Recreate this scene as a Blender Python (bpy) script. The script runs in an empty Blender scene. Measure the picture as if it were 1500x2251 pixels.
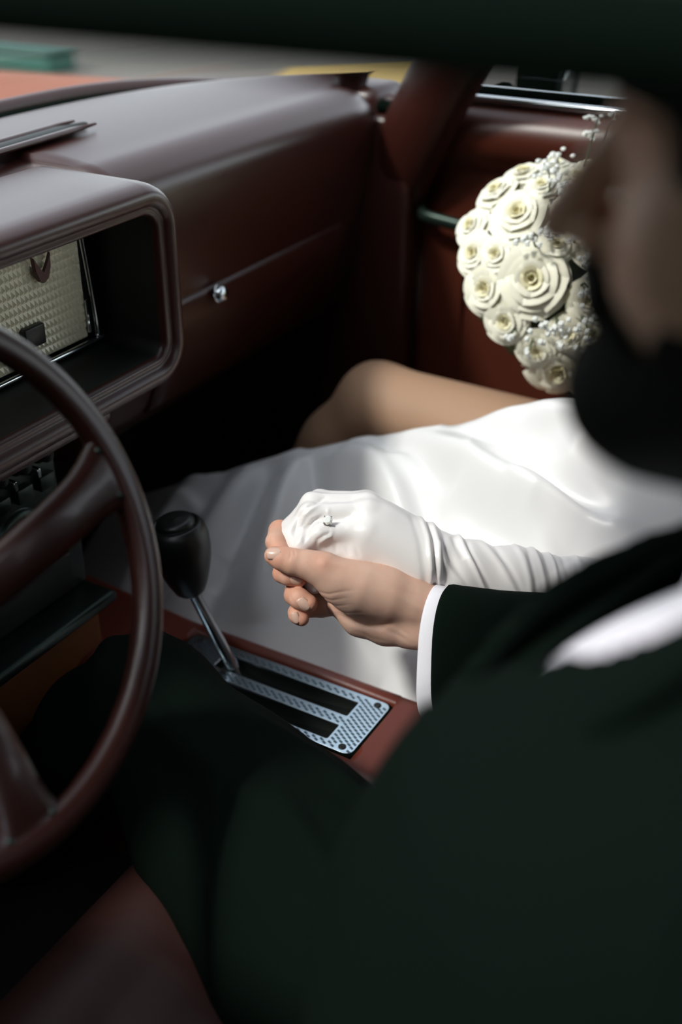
import bpy, bmesh, math, random
import numpy as np
from mathutils import Vector, Matrix

# ------------------------------------------------------------------ camera, world, sun, exposure
SC = bpy.context.scene
COL = SC.collection
F_PX = 2534.0
PITCH = math.radians(30.0); YAW = math.radians(30.2)
CAM = np.array([-0.95, 0.0, 1.15])
FH = np.array([math.cos(YAW), math.sin(YAW), 0.0])
CR = np.array([math.sin(YAW), -math.cos(YAW), 0.0])
CD = FH*math.cos(PITCH) + np.array([0, 0, -math.sin(PITCH)])
CU = np.cross(CR, CD)

cd = bpy.data.cameras.new('camera'); cam = bpy.data.objects.new('camera', cd); COL.objects.link(cam)
cam.matrix_world = Matrix(((CR[0], CU[0], -CD[0], CAM[0]), (CR[1], CU[1], -CD[1], CAM[1]),
                           (CR[2], CU[2], -CD[2], CAM[2]), (0, 0, 0, 1)))
cd.sensor_width = 36.0; cd.lens = F_PX/2251.0*36.0; cd.clip_start = 0.02; cd.clip_end = 400
cd.dof.use_dof = True; cd.dof.focus_distance = 1.185; cd.dof.aperture_fstop = 2.2
SC.camera = cam

world = bpy.data.worlds.new('sky'); SC.world = world; world.use_nodes = True
wn = world.node_tree.nodes; wl = world.node_tree.links; wn.clear()
wo = wn.new('ShaderNodeOutputWorld'); wb = wn.new('ShaderNodeBackground'); sk = wn.new('ShaderNodeTexSky')
sk.sky_type = 'NISHITA'; sk.sun_disc = False
SUN_EL = math.radians(48); SUN_AZ = math.radians(-62)     # azimuth from +y (straight ahead) towards +x
sk.sun_elevation = SUN_EL; sk.sun_rotation = SUN_AZ
sk.air_density = 1.0; sk.dust_density = 1.0; sk.ozone_density = 1.0
wb.inputs['Strength'].default_value = 0.33
hs = wn.new('ShaderNodeHueSaturation'); hs.inputs['Saturation'].default_value = .30
wl.new(sk.outputs[0], hs.inputs['Color']); wl.new(hs.outputs[0], wb.inputs[0]); wl.new(wb.outputs[0], wo.inputs[0])

sl = bpy.data.lights.new('sun', 'SUN'); sl.energy = 1.9; sl.angle = math.radians(6); sl.color = (1.0, .96, .91)
so = bpy.data.objects.new('sun', sl); COL.objects.link(so)
sd = Vector((math.sin(SUN_AZ)*math.cos(SUN_EL), math.cos(SUN_AZ)*math.cos(SUN_EL), math.sin(SUN_EL)))
so.rotation_euler = sd.to_track_quat('Z', 'Y').to_euler(); so.location = (0, 3, 6)

SC.view_settings.view_transform = 'Standard'; SC.view_settings.look = 'None'
SC.view_settings.gamma = 1.0; SC.view_settings.use_curve_mapping = False
SC.view_settings.exposure = 0.55
SC.cycles.use_denoising = True
SC.cycles.max_bounces = 8

rnd = random.Random(7)

# ------------------------------------------------------------------ helpers: pixels of the photograph to points in the car
def ray(x, y): return CD + CR*((x-750)/F_PX) - CU*((y-1125.5)/F_PX)
def P(x, y, d): return CAM + ray(x, y)*d
def onx(x, y, X): v = ray(x, y); return CAM + v*((X-CAM[0])/v[0])
def ony(x, y, Y): v = ray(x, y); return CAM + v*((Y-CAM[1])/v[1])
def onz(x, y, Z): v = ray(x, y); return CAM + v*((Z-CAM[2])/v[2])

# ------------------------------------------------------------------ helpers: objects
def empty(name, loc=(0, 0, 0)):
    o = bpy.data.objects.new(name, None); COL.objects.link(o); o.location = loc; o.empty_display_size = .05
    return o
def tag(o, label=None, cat=None, group=None, kind=None):
    if label: o['label'] = label
    if cat: o['category'] = cat
    if group: o['group'] = group
    if kind: o['kind'] = kind
    return o
def setparent(o, par):
    if par is not None:
        o.parent = par
        o.matrix_parent_inverse = world_matrix(par).inverted()
def world_matrix(o):
    m = o.matrix_basis.copy()
    if o.parent: m = world_matrix(o.parent) @ o.matrix_parent_inverse @ m
    return m
def mesh_obj(name, verts, faces, mat, parent=None, smooth=True):
    me = bpy.data.meshes.new(name)
    me.from_pydata([tuple(map(float, v)) for v in verts], [], [tuple(map(int, f)) for f in faces])
    me.update()
    if smooth: me.shade_smooth()
    if mat: me.materials.append(mat)
    o = bpy.data.objects.new(name, me); COL.objects.link(o); setparent(o, parent)
    return o
def bm_obj(name, bm, mat, parent=None, smooth=True, sharp=None):
    me = bpy.data.meshes.new(name); bmesh.ops.recalc_face_normals(bm, faces=bm.faces[:]); bm.to_mesh(me); bm.free()
    if smooth: me.shade_smooth()
    if sharp is not None: me.set_sharp_from_angle(angle=math.radians(sharp))
    if mat: me.materials.append(mat)
    o = bpy.data.objects.new(name, me); COL.objects.link(o); setparent(o, parent)
    return o
def box_bm(bm, lo, hi, bevel=0.0, seg=2):
    lo = Vector(lo); hi = Vector(hi)
    r = bmesh.ops.create_cube(bm, size=1.0)
    vs = r['verts']
    bmesh.ops.scale(bm, vec=hi-lo, verts=vs); bmesh.ops.translate(bm, vec=(lo+hi)/2, verts=vs)
    if bevel > 0:
        es = list({e for v in vs for e in v.link_edges})
        bmesh.ops.bevel(bm, geom=es, offset=bevel, segments=seg, profile=.5, affect='EDGES')
def rbox(name, lo, hi, bevel, mat, parent=None, seg=3):
    bm = bmesh.new(); box_bm(bm, lo, hi, bevel, seg)
    return bm_obj(name, bm, mat, parent, True, 40)
def grid_faces(nu, nv, closeu=False, closev=False):
    f = []
    for i in range(nu if closeu else nu-1):
        for j in range(nv if closev else nv-1):
            a = i*nv+j; b = ((i+1) % nu)*nv+j; c = ((i+1) % nu)*nv+(j+1) % nv; d = i*nv+(j+1) % nv
            f.append((a, b, c, d))
    return f
def frame_of(d, up=(0, 0, 1)):
    d = np.array(d, float); d /= np.linalg.norm(d); up = np.array(up, float)
    if abs(d@up) > .95: up = np.array([1., 0, 0])
    a = np.cross(up, d); a /= np.linalg.norm(a); b = np.cross(d, a)
    return d, a, b
def tube(name, pts, radii, mat, parent=None, seg=12, closed=False, cap=True, ell=1.0, up=(0, 0, 1)):
    pts = np.array(pts, float); n = len(pts)
    if np.isscalar(radii): radii = [radii]*n
    vs = []
    for i in range(n):
        if closed: t = pts[(i+1) % n]-pts[i-1]
        else: t = pts[min(i+1, n-1)]-pts[max(i-1, 0)]
        d, a, b = frame_of(t, up)
        for k in range(seg):
            th = 2*math.pi*k/seg
            vs.append(pts[i]+radii[i]*(math.cos(th)*a+ell*math.sin(th)*b))
    f = grid_faces(n, seg, closed, True)
    if cap and not closed:
        f.append(tuple(range(seg))[::-1]); f.append(tuple(range((n-1)*seg, n*seg)))
    return mesh_obj(name, vs, f, mat, parent)
def lathe(name, prof, origin, axis, mat, parent=None, seg=32, up=(0, 0, 1), sx=1.0, sy=1.0):
    d, a, b = frame_of(axis, up); o = np.array(origin, float)
    vs = []
    for (r, h) in prof:
        for k in range(seg):
            th = 2*math.pi*k/seg
            vs.append(o+d*h+r*(sx*math.cos(th)*a+sy*math.sin(th)*b))
    f = grid_faces(len(prof), seg, False, True)
    f.append(tuple(range(seg))[::-1]); f.append(tuple(range((len(prof)-1)*seg, len(prof)*seg)))
    return mesh_obj(name, vs, f, mat, parent)
def spline(pts, n):
    """Catmull-Rom through pts, n samples"""
    p = np.array(pts, float); m = len(p)
    out = []
    for u in np.linspace(0, m-1, n):
        i = min(int(u), m-2); t = u-i
        p0 = p[max(i-1, 0)]; p1 = p[i]; p2 = p[i+1]; p3 = p[min(i+2, m-1)]
        out.append(.5*((2*p1)+(-p0+p2)*t+(2*p0-5*p1+4*p2-p3)*t*t+(-p0+3*p1-3*p2+p3)*t**3))
    return np.array(out)

# ------------------------------------------------------------------ helpers: organic surfaces (smooth unions, surface nets)
def smin(a, b, k):
    h = np.clip(.5+.5*(b-a)/k, 0, 1)
    return b*(1-h)+a*h-k*h*(1-h)
def cone(X, a, b, ra, rb):
    a = np.array(a, np.float32); ab = np.array(b, np.float32)-a
    L = float(ab@ab)+1e-12
    px, py, pz = X[0]-a[0], X[1]-a[1], X[2]-a[2]
    t = np.clip((px*ab[0]+py*ab[1]+pz*ab[2])/L, 0, 1)
    return np.sqrt((px-t*ab[0])**2+(py-t*ab[1])**2+(pz-t*ab[2])**2)-(ra+t*(rb-ra))
def chain(X, pts, k):
    """pts: (x,y,z,r) joints"""
    d = None
    for i in range(len(pts)-1):
        c = cone(X, pts[i][:3], pts[i+1][:3], pts[i][3], pts[i+1][3])
        d = c if d is None else smin(d, c, k)
    return d
def ellip(X, c, r):
    q = np.sqrt(((X[0]-c[0])/r[0])**2+((X[1]-c[1])/r[1])**2+((X[2]-c[2])/r[2])**2)
    return (q-1)*min(r)
def surface(fn, lo, hi, h):
    ax = [np.arange(lo[i], hi[i]+h, h, dtype=np.float32) for i in range(3)]
    X = np.meshgrid(*ax, indexing='ij')
    V = fn(X).astype(np.float32)
    n = V.shape; ins = V < 0
    cs = [(i, j, k) for i in (0, 1) for j in (0, 1) for k in (0, 1)]
    cnt = np.zeros((n[0]-1, n[1]-1, n[2]-1), np.int8)
    for c in cs: cnt += ins[c[0]:n[0]-1+c[0], c[1]:n[1]-1+c[1], c[2]:n[2]-1+c[2]]
    I = np.argwhere((cnt > 0) & (cnt < 8))
    idx = -np.ones(cnt.shape, np.int64); idx[I[:, 0], I[:, 1], I[:, 2]] = np.arange(len(I))
    acc = np.zeros((len(I), 3)); num = np.zeros(len(I))
    for a in cs:
        for d in range(3):
            if a[d]: continue
            b = list(a); b[d] = 1
            va = V[I[:, 0]+a[0], I[:, 1]+a[1], I[:, 2]+a[2]]; vb = V[I[:, 0]+b[0], I[:, 1]+b[1], I[:, 2]+b[2]]
            m = (va < 0) != (vb < 0)
            t = np.where(m, va/np.where(m, va-vb, 1), 0)
            p = np.array(a, float)[None].repeat(len(I), 0); p[:, d] += t
            acc[m] += p[m]; num[m] += 1
    verts = (I+acc/num[:, None])*h+np.array([a[0] for a in ax])
    faces = []
    for d in range(3):
        e = [slice(None)]*3; e2 = [slice(None)]*3; e[d] = slice(0, -1); e2[d] = slice(1, None)
        A = ins[tuple(e)]; B = ins[tuple(e2)]
        u, w = (d+1) % 3, (d+2) % 3
        E_ = np.argwhere(A != B)
        E_ = E_[(E_[:, u] > 0) & (E_[:, w] > 0) & (E_[:, u] < n[u]-1) & (E_[:, w] < n[w]-1)]
        fl = A[E_[:, 0], E_[:, 1], E_[:, 2]]
        q = []
        for (du, dw) in ((-1, -1), (0, -1), (0, 0), (-1, 0)):
            c = E_.copy(); c[:, u] += du; c[:, w] += dw
            q.append(idx[c[:, 0], c[:, 1], c[:, 2]])
        q = np.stack(q, 1); q[~fl] = q[~fl][:, ::-1]
        faces.append(q[(q >= 0).all(1)])
    return verts, np.concatenate(faces)
def vnormals(v, f):
    nrm = np.zeros_like(v)
    fn = np.cross(v[f[:, 2]]-v[f[:, 0]], v[f[:, 3]]-v[f[:, 1]])
    for k in range(4): np.add.at(nrm, f[:, k], fn)
    return nrm/(np.linalg.norm(nrm, axis=1)[:, None]+1e-12)
def relax(v, f, it=2, lam=.5):
    e = np.concatenate([f[:, [0, 1]], f[:, [1, 2]], f[:, [2, 3]], f[:, [3, 0]]])
    for _ in range(it):
        s = np.zeros_like(v); c = np.zeros(len(v))
        np.add.at(s, e[:, 0], v[e[:, 1]]); np.add.at(c, e[:, 0], 1)
        v = v+lam*(s/c[:, None]-v)
    return v
def largest(v, f):
    lab = np.arange(len(v))
    while True:
        m = lab[f].min(1); new = lab.copy(); np.minimum.at(new, f.ravel(), m.repeat(4)); new = new[new]
        if (new == lab).all(): break
        lab = new
    u, c = np.unique(lab, return_counts=True); keep = lab == u[c.argmax()]
    idx = np.cumsum(keep)-1; g = f[keep[f].all(1)]
    return v[keep], idx[g]
def polydist(q, pts):
    """2D distance of points q to a polyline and the parameter along it"""
    best = np.full(len(q), 1e9); par = np.zeros(len(q)); pts = np.array(pts, float)
    for i in range(len(pts)-1):
        a = pts[i]; ab = pts[i+1]-a
        t = np.clip(((q-a)@ab)/(ab@ab), 0, 1)
        d = np.linalg.norm(q-a-t[:, None]*ab, axis=1)
        m = d < best; best[m] = d[m]; par[m] = (i+t[m])/(len(pts)-1)
    return best, par
def bounds(prims, pad=.0):
    lo = np.min([np.array(p[:3])-p[3] for p in prims], 0)-pad; hi = np.max([np.array(p[:3])+p[3] for p in prims], 0)+pad
    return lo, hi

# ------------------------------------------------------------------ materials
def mat(name, col, rough=.5, metal=0.0, spec=.5, bump=None, var=None, coat=0.0, sheen=0.0, sss=0.0, sssr=(.01, .004, .002), emit=None, trans=0.0, coatr=.1):
    m = bpy.data.materials.new(name); m.use_nodes = True
    nt = m.node_tree; b = nt.nodes['Principled BSDF']
    b.inputs['Base Color'].default_value = (*col, 1); b.inputs['Roughness'].default_value = rough
    b.inputs['Metallic'].default_value = metal; b.inputs['Specular IOR Level'].default_value = spec
    b.inputs['Coat Weight'].default_value = coat; b.inputs['Coat Roughness'].default_value = coatr
    b.inputs['Sheen Weight'].default_value = sheen
    if trans: b.inputs['Transmission Weight'].default_value = trans
    if sss:
        b.inputs['Subsurface Weight'].default_value = sss; b.inputs['Subsurface Radius'].default_value = sssr; b.inputs['Subsurface Scale'].default_value = 1.0
    tc = nt.nodes.new('ShaderNodeTexCoord')
    if var:
        sc, amt, col2 = var
        n = nt.nodes.new('ShaderNodeTexNoise'); n.inputs['Scale'].default_value = sc; n.inputs['Detail'].default_value = 4
        mx = nt.nodes.new('ShaderNodeMix'); mx.data_type = 'RGBA'
        mx.inputs[6].default_value = (*col, 1); mx.inputs[7].default_value = (*col2, 1)
        mr = nt.nodes.new('ShaderNodeMapRange'); mr.inputs[1].default_value = .35; mr.inputs[2].default_value = .65; mr.inputs[4].default_value = amt
        nt.links.new(tc.outputs['Object'], n.inputs['Vector']); nt.links.new(n.outputs['Fac'], mr.inputs[0])
        nt.links.new(mr.outputs[0], mx.inputs[0]); nt.links.new(mx.outputs[2], b.inputs['Base Color'])
    if bump:
        kind, sc, st, dist = bump
        if kind == 'voronoi':
            n = nt.nodes.new('ShaderNodeTexVoronoi'); n.feature = 'DISTANCE_TO_EDGE'; out = n.outputs['Distance']
        elif kind == 'wave':
            n = nt.nodes.new('ShaderNodeTexWave'); out = n.outputs['Fac']; n.inputs['Distortion'].default_value = 1.0
        else:
            n = nt.nodes.new('ShaderNodeTexNoise'); n.inputs['Detail'].default_value = 5; out = n.outputs['Fac']
        n.inputs['Scale'].default_value = sc
        bp = nt.nodes.new('ShaderNodeBump'); bp.inputs['Strength'].default_value = st; bp.inputs['Distance'].default_value = dist
        nt.links.new(tc.outputs['Object'], n.inputs['Vector']); nt.links.new(out, bp.inputs['Height']); nt.links.new(bp.outputs['Normal'], b.inputs['Normal'])
    if emit:
        b.inputs['Emission Color'].default_value = (*emit[0], 1); b.inputs['Emission Strength'].default_value = emit[1]
    return m
def glass_mat(name, tint=(.93, .97, .95)):
    m = bpy.data.materials.new(name); m.use_nodes = True; nt = m.node_tree; nt.nodes.clear()
    o = nt.nodes.new('ShaderNodeOutputMaterial'); mx = nt.nodes.new('ShaderNodeMixShader'); t = nt.nodes.new('ShaderNodeBsdfTransparent'); g = nt.nodes.new('ShaderNodeBsdfGlossy'); lw = nt.nodes.new('ShaderNodeLayerWeight'); pw_ = nt.nodes.new('ShaderNodeMath'); pw_.operation = 'POWER'; pw_.inputs[1].default_value = 5.0; fr = nt.nodes.new('ShaderNodeMath'); fr.operation = 'MULTIPLY_ADD'; fr.inputs[1].default_value = .7; fr.inputs[2].default_value = .04; lw.inputs[0].default_value = .5; nt.links.new(lw.outputs['Facing'], pw_.inputs[0]); nt.links.new(pw_.outputs[0], fr.inputs[0])
    t.inputs[0].default_value = (*tint, 1); g.inputs['Roughness'].default_value = .02
    nt.links.new(fr.outputs[0], mx.inputs[0]); nt.links.new(t.outputs[0], mx.inputs[1]); nt.links.new(g.outputs[0], mx.inputs[2]); nt.links.new(mx.outputs[0], o.inputs[0])
    return m

M = {}
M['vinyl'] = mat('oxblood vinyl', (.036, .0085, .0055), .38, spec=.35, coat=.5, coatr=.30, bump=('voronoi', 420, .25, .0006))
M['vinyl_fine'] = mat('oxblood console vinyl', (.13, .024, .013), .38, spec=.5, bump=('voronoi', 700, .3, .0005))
M['leather_seat'] = mat('oxblood seat leather', (.030, .008, .005), .55, bump=('voronoi', 300, .2, .0008))
M['rim'] = mat('oxblood rim plastic', (.028, .0075, .005), .34, spec=.5, bump=('noise', 90, .15, .001), coat=.2)
M['door'] = mat('door vinyl', (.065, .014, .007), .36, bump=('voronoi', 420, .2, .0006))
M['tan'] = mat('tan vinyl', (.16, .055, .012), .55)
M['black'] = mat('black plastic', (.006, .008, .007), .38)
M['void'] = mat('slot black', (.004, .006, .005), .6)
M['darkpanel'] = mat('dark green metal panel', (.02, .035, .028), .35, metal=.6)
M['chrome'] = mat('chrome', (.75, .8, .82), .12, metal=1)
M['plate'] = mat('engine turned plate', (.62, .74, .82), .22, metal=1)
M['platedark'] = mat('plate dimple', (.1, .15, .18), .35, metal=.8)
M['lens'] = mat('prismatic lens', (.92, .88, .68), .25, metal=.15)
M['emblem'] = mat('emblem red', (.06, .008, .006), .4)
M['paint'] = mat('faded red car paint', (.30, .085, .035), .55, spec=.15)
M['roofpaint'] = mat('pale roof paint', (.62, .52, .50), .4)
M['headliner'] = mat('dark headliner', (.010, .014, .011), .9)
M['carpet'] = mat('dark carpet', (.012, .012, .010), 1.0, bump=('noise', 400, .6, .003))
M['rubber'] = mat('black rubber', (.002, .0048, .0032), .9, spec=.03)
M['glass'] = glass_mat('window glass')
M['ground'] = mat('pavement', (.125, .112, .094), .9, var=(.8, .8, (.10, .094, .08)), bump=('noise', 30, .3, .01))
M['reflection_yellow'] = mat('yellow reflection', (.38, .27, .08), .9)  # flat yellow imitating a blurred bright reflection
M['greenbox'] = mat('green painted metal', (.03, .115, .085), .5)
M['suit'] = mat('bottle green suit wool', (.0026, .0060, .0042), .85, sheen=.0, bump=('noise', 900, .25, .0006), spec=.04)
M['shirt'] = mat('white shirt cotton', (.80, .78, .84), .8, bump=('noise', 900, .12, .0004))
M['satin'] = mat('white dress satin', (.78, .77, .775), .34, spec=.5, sheen=.15, bump=('noise', 700, .04, .0004))
M['glove'] = mat('white glove satin', (.83, .79, .78), .31, spec=.5, sheen=.1, bump=('noise', 1500, .10, .0003))
M['skin'] = mat('skin', (.70, .46, .36), .55, spec=.35, sss=.25, sssr=(.006, .0022, .0012), var=(28, .7, (.66, .39, .29)), bump=('voronoi', 900, .35, .0005))
_nt = M['skin'].node_tree; _b = _nt.nodes['Principled BSDF']; _src = _b.inputs['Base Color'].links[0].from_socket
_at = _nt.nodes.new('ShaderNodeAttribute'); _at.attribute_name = 'tone'; _mx = _nt.nodes.new('ShaderNodeMix'); _mx.data_type = 'RGBA'
_ml = _nt.nodes.new('ShaderNodeMath'); _ml.operation = 'MULTIPLY'; _ml.inputs[1].default_value = .75
_nt.links.new(_at.outputs['Fac'], _ml.inputs[0]); _nt.links.new(_ml.outputs[0], _mx.inputs[0]); _nt.links.new(_src, _mx.inputs[6]); _mx.inputs[7].default_value = (.66, .27, .17, 1); _nt.links.new(_mx.outputs[2], _b.inputs['Base Color'])
M['skin_leg'] = mat('tanned skin', (.40, .245, .16), .6, spec=.25, sss=.15, sssr=(.008, .003, .0015))
M['nail'] = mat('nail', (.68, .44, .35), .3, spec=.5)
M['hair'] = mat('dark hair', (.003, .004, .003), .8, spec=.1, bump=('wave', 120, .5, .002))
M['diamond'] = mat('diamond', (.92, .94, .93), .04, metal=.0, spec=1.0)
M['silver'] = mat('white gold', (.8, .8, .76), .15, metal=1)
M['petal'] = mat('cream petal', (.86, .83, .68), .55, sss=.12, sssr=(.006, .006, .003), sheen=.1)
M['petal_in'] = mat('cream inner petal', (.83, .77, .52), .55, sss=.12, sssr=(.006, .005, .002))
M['bloom'] = mat('white bloom', (.82, .84, .80), .7)
M['leaf'] = mat('leaf green', (.05, .085, .035), .6)
M['shade_hedge'] = mat('hedge green', (.018, .035, .014), .8, bump=('noise', 8, 1.0, .1))
M['ribbon'] = mat('ribbon', (.75, .73, .68), .5)

# ------------------------------------------------------------------ the setting: ground, shell of the car
def struct(o): o['kind'] = 'structure'; return o
struct(mesh_obj('ground', [(-60, -60, -.32), (60, -60, -.32), (60, 60, -.32), (-60, 60, -.32)], [(0, 1, 2, 3)], M['ground']))
# cabin floor with tunnel
struct(rbox('floor', (-.88, -.95, -.10), (.66, 1.25, .0), .01, M['carpet']))
struct(rbox('wall_front', (-.83, 1.18, .0), (.62, 1.25, .80), .01, M['carpet']))
struct(rbox('wall_right', (.625, .80, .0), (.68, 1.25, .80), .01, M['vinyl']))
struct(rbox('wall_left', (-.88, .84, .0), (-.83, 1.25, .80), .01, M['vinyl']))
struct(rbox('wall_back', (-.76, -1.0, .0), (.64, -.93, .83), .02, M['vinyl']))

WB = spline([(-.80, .86), (-.76, .97), (-.60, 1.06), (-.30, 1.10), (.0, 1.112), (.2, 1.108), (.34, 1.085), (.46, 1.04), (.56, .97), (.62, .90), (.645, .83)], 61)
def wb_y(x): return float(np.interp(x, WB[5:56, 0], WB[5:56, 1]))
def wb_off(off):
    t = np.gradient(WB, axis=0); n = np.stack([t[:, 1]*-1, t[:, 0]], 1); n /= np.linalg.norm(n, axis=1)[:, None]
    return WB+n*off

ZR = onx(860, 200, -.693)[2]
def roof_z(x, y):
    u = (x+.06)/.60
    return ZR+.008+.16*(1-abs(u)**3.6)-.05*max(0, (y-.35)/.27)**2
vs = []; NX, NY = 31, 13
for side, dz in ((0, .0), (1, .026)):
    for i in range(NX):
        x = -.06+.62*math.sin((i/(NX-1)-.5)*math.pi)*(1.0 if side == 0 else 1.012)
        for j in range(NY):
            y = -1.0+1.62*j/(NY-1)
            vs.append((x, y, roof_z(max(-.66, min(.54, x)), y)+dz))
fs = grid_faces(NX, NY)
n0 = NX*NY
fs = [f[::-1] for f in fs]+[tuple(k+n0 for k in f) for f in fs]
for i in range(NX-1):
    for j in (0, NY-1):
        a, b = i*NY+j, (i+1)*NY+j; fs.append((a, b, b+n0, a+n0))
for j in range(NY-1):
    for i in (0, NX-1):
        a, b = i*NY+j, i*NY+j+1; fs.append((a, b, b+n0, a+n0))
roof = struct(mesh_obj('ceiling', vs, fs, M['roofpaint']))
liner = mesh_obj('headliner', [(v[0]*.985, v[1], v[2]-.006) for v in vs[:n0]], [f for f in fs[:(NX-1)*(NY-1)]], M['headliner'], roof)
drip = tube('drip_rail', [(-.682, y, ZR+.0145) for y in np.linspace(-1, .6, 9)], .0145, M['rubber'], roof, 12)
tube('drip_rail', [(.562, y, ZR+.0145) for y in np.linspace(-1, .6, 9)], .0145, M['rubber'], roof, 12)
# windscreen header
HDR = [(x, .62-.03*((x+.06)/.6)**2, roof_z(x, .62)-.004) for x in np.linspace(-.64, .52, 15)]
tube('header_rail', HDR, .018, M['headliner'], roof, 10)

# windscreen glass
top = spline([(-.66, .52, ZR-.01), (-.60, .60, ZR+.01), (-.3, .63, ZR+.03), (-.06, .635, ZR+.035), (.2, .63, ZR+.03), (.48, .60, ZR+.01), (.54, .52, ZR-.01)], 61)
base = wb_off(.05); vs = []
for k in range(9):
    t = k/8
    for i in range(61):
        b = np.array([base[i, 0], base[i, 1], .862]); p = b*(1-t)+top[i]*t
        p[1] += .05*math.sin(math.pi*t)*.5; vs.append(p)
struct(mesh_obj('window_1', vs, grid_faces(9, 61), M['glass']))
# pillars
def pillar(name, a, b, m, w=.045, d=.05):
    pts = spline([a, (np.array(a)+np.array(b))/2+np.array([0, .012, .01]), b], 9)
    return struct(tube(name, pts, list(np.linspace(d, d*.75, 9)), m, None, 16, ell=.62, up=(1, 0, 0)))
pillar('trim_1', (.700, .90, .60), (.52, .56, ZR+.005), M['vinyl'], d=.062)
pillar('trim_2', (-.80, .90, .60), (-.645, .56, ZR+.005), M['door'])
pillar('trim_3', (.65, -.40, .80), (.53, -.42, ZR+.005), M['headliner'])
# cowl band in front of the dash pad, black gasket between
W1 = wb_off(.036); W0 = wb_off(.013)
def drop(x): return .040*max(0.0, (x-.25)/.40)**2
struct(tube('trim_4', [(p[0], p[1], .858-drop(p[0])) for p in W1], .013, M['vinyl'], None, 12))
struct(tube('trim_5', [(p[0], p[1], .850-drop(p[0])) for p in W0], .010, M['rubber'], None, 10))

struct(rbox('trim_6', (.63, .86, .55), (.74, 1.02, .838), .02, M['vinyl']))
# bonnet and wing outside the windscreen
vs = []
for i in range(25):
    x = -.84+1.56*i/24
    for j in range(12):
        t = j/11; y = 1.02+1.5*t+.12*(1-((x+.06)/.78)**2)
        z = .818-.03*t-.015*abs((x+.06)/.78)**10-.03*t*t
        vs.append((x, y, z))
o = struct(mesh_obj('car_hood', vs, grid_faces(25, 12), M['paint']))
md = o.modifiers.new('thickness', 'SOLIDIFY'); md.thickness = .02

# passenger door: panel profile swept along y
def door(name, X, sgn, y0, y1):
    prof = [(.0, .04), (.012, .10), (.0, .20), (.004, .40), (.014, .52), (.020, .60), (.022, .70), (.012, .735), (-.012, .755), (-.022, .778), (-.020, .800), (-.006, .818), (.016, .826), (.05, .827), (.06, .60), (.06, .04)]
    vs = []; ys = np.linspace(y0, y1, 23)
    for i, y in enumerate(ys):
        e = min(1, (y1-y)/.06, (y-y0)/.06); e = math.sqrt(max(0, 1-(1-e)**2))
        for (dx, z) in prof:
            vs.append((X+sgn*(dx+(1-e)*.03 if dx < .045 else dx), y, z))
    f = grid_faces(len(ys), len(prof), False, True)
    f.append(tuple(range(len(prof)))); f.append(tuple(range((len(ys)-1)*len(prof), len(ys)*len(prof))))
    bm = bmesh.new(); bv = [bm.verts.new(v) for v in vs]
    for q in f: bm.faces.new([bv[k] for k in q])
    d = struct(bm_obj(name, bm, M['door'], None, True, 60))
    return d
d1 = door('door_1', .655, 1, -.38, .83)
# raised inner contour of the door card
ctr = spline([(.668, .70, .30), (.668, .72, .45), (.668, .715, .60), (.668, .66, .685), (.668, .52, .695), (.668, .2, .69), (.668, -.2, .68)], 40)
tube('card_bead', ctr, .009, M['door'], d1, 8)
tube('sill_strip', [(.668, y, .834) for y in np.linspace(-.38, .80, 12)], .0065, M['chrome'], d1, 10)
tube('sill_seal', [(.690, y, .838) for y in np.linspace(-.38, .80, 12)], .010, M['rubber'], d1, 10)
tube('outer_strip', [(.712, y, .842) for y in np.linspace(-.38, .80, 12)], .0045, M['chrome'], d1, 10)
rbox('armrest', (.585, -.10, .555), (.672, .42, .61), .022, M['door'], d1, 4)
hb = onx(965, 482, .645)
tube('door_handle', spline([(.662, hb[1]+.035, hb[2]+.004), (.640, hb[1]+.025, hb[2]+.004), (.637, hb[1]-.02, hb[2]), (.640, hb[1]-.06, hb[2]-.004), (.662, hb[1]-.07, hb[2]-.004)], 14), .007, M['darkpanel'], d1, 10, ell=1.4)
vs = []
for k in range(6):
    t = k/5
    for y in np.linspace(-.36, .78, 12):
        yy = y if y < .5 else .5+(y-.5)*(1-.75*t)
        vs.append((.70-.135*t, yy, .835+(ZR+.01-.835)*t))
struct(mesh_obj('window_2', vs, grid_faces(6, 12), M['glass']))
d2 = door('door_2', -.84, -1, -.38, .83)
tube('sill_strip', [(-.855, y, .834) for y in np.linspace(-.38, .80, 12)], .0065, M['chrome'], d2, 10)

# door mirror outside the passenger window
mp = onx(1232, 172, .90)
mir = empty('door_mirror', (.76, mp[1]-.01, .80)); tag(mir, 'round dark door mirror seen out of focus through the passenger window', 'mirror')
ax = np.array([.15, -1, -.05])
lathe('housing', [(.004, .07), (.04, .062), (.062, .035), (.072, .0), (.070, -.008), (.064, -.010)], mp, -ax, M['rubber'], mir, 28)
lathe('rim', [(.064, 0), (.070, .004), (.072, .010), (.066, .012), (.060, .009)], mp+ax*.006, ax, M['darkpanel'], mir, 28)
lathe('mirror_glass', [(.0005, .011), (.061, .011), (.061, .006), (.0005, .006)], mp+ax*.006, ax, M['chrome'], mir, 28)
tube('stalk', [mp+np.array([-.05, .02, -.045]), mp+np.array([-.11, .03, -.075]), (.735, mp[1]+.03, .835)], [.016, .014, .02], M['rubber'], mir, 10)

# added unseen hedge that shades the driver's side of the car
hv_ = []; hn_ = []
def shade_hedgef(X):
    b = np.maximum(np.maximum(np.abs(X[0]+4.1)-.7, np.abs(X[1]+.5)-7.5), np.maximum(X[2]-3.3, -.32-X[2]))
    return b+.10*np.sin(7*X[1]+2*X[2])*np.sin(6*X[2]+1.3*X[1])+.06*np.sin(15*X[1])*np.sin(13*X[2]+2)
v_, f_ = surface(shade_hedgef, (-5.2, -8.4, -.5), (-3.0, 7.4, 4.0), .16)
struct(mesh_obj('shade_hedge', v_, f_, M['shade_hedge']))
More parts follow.
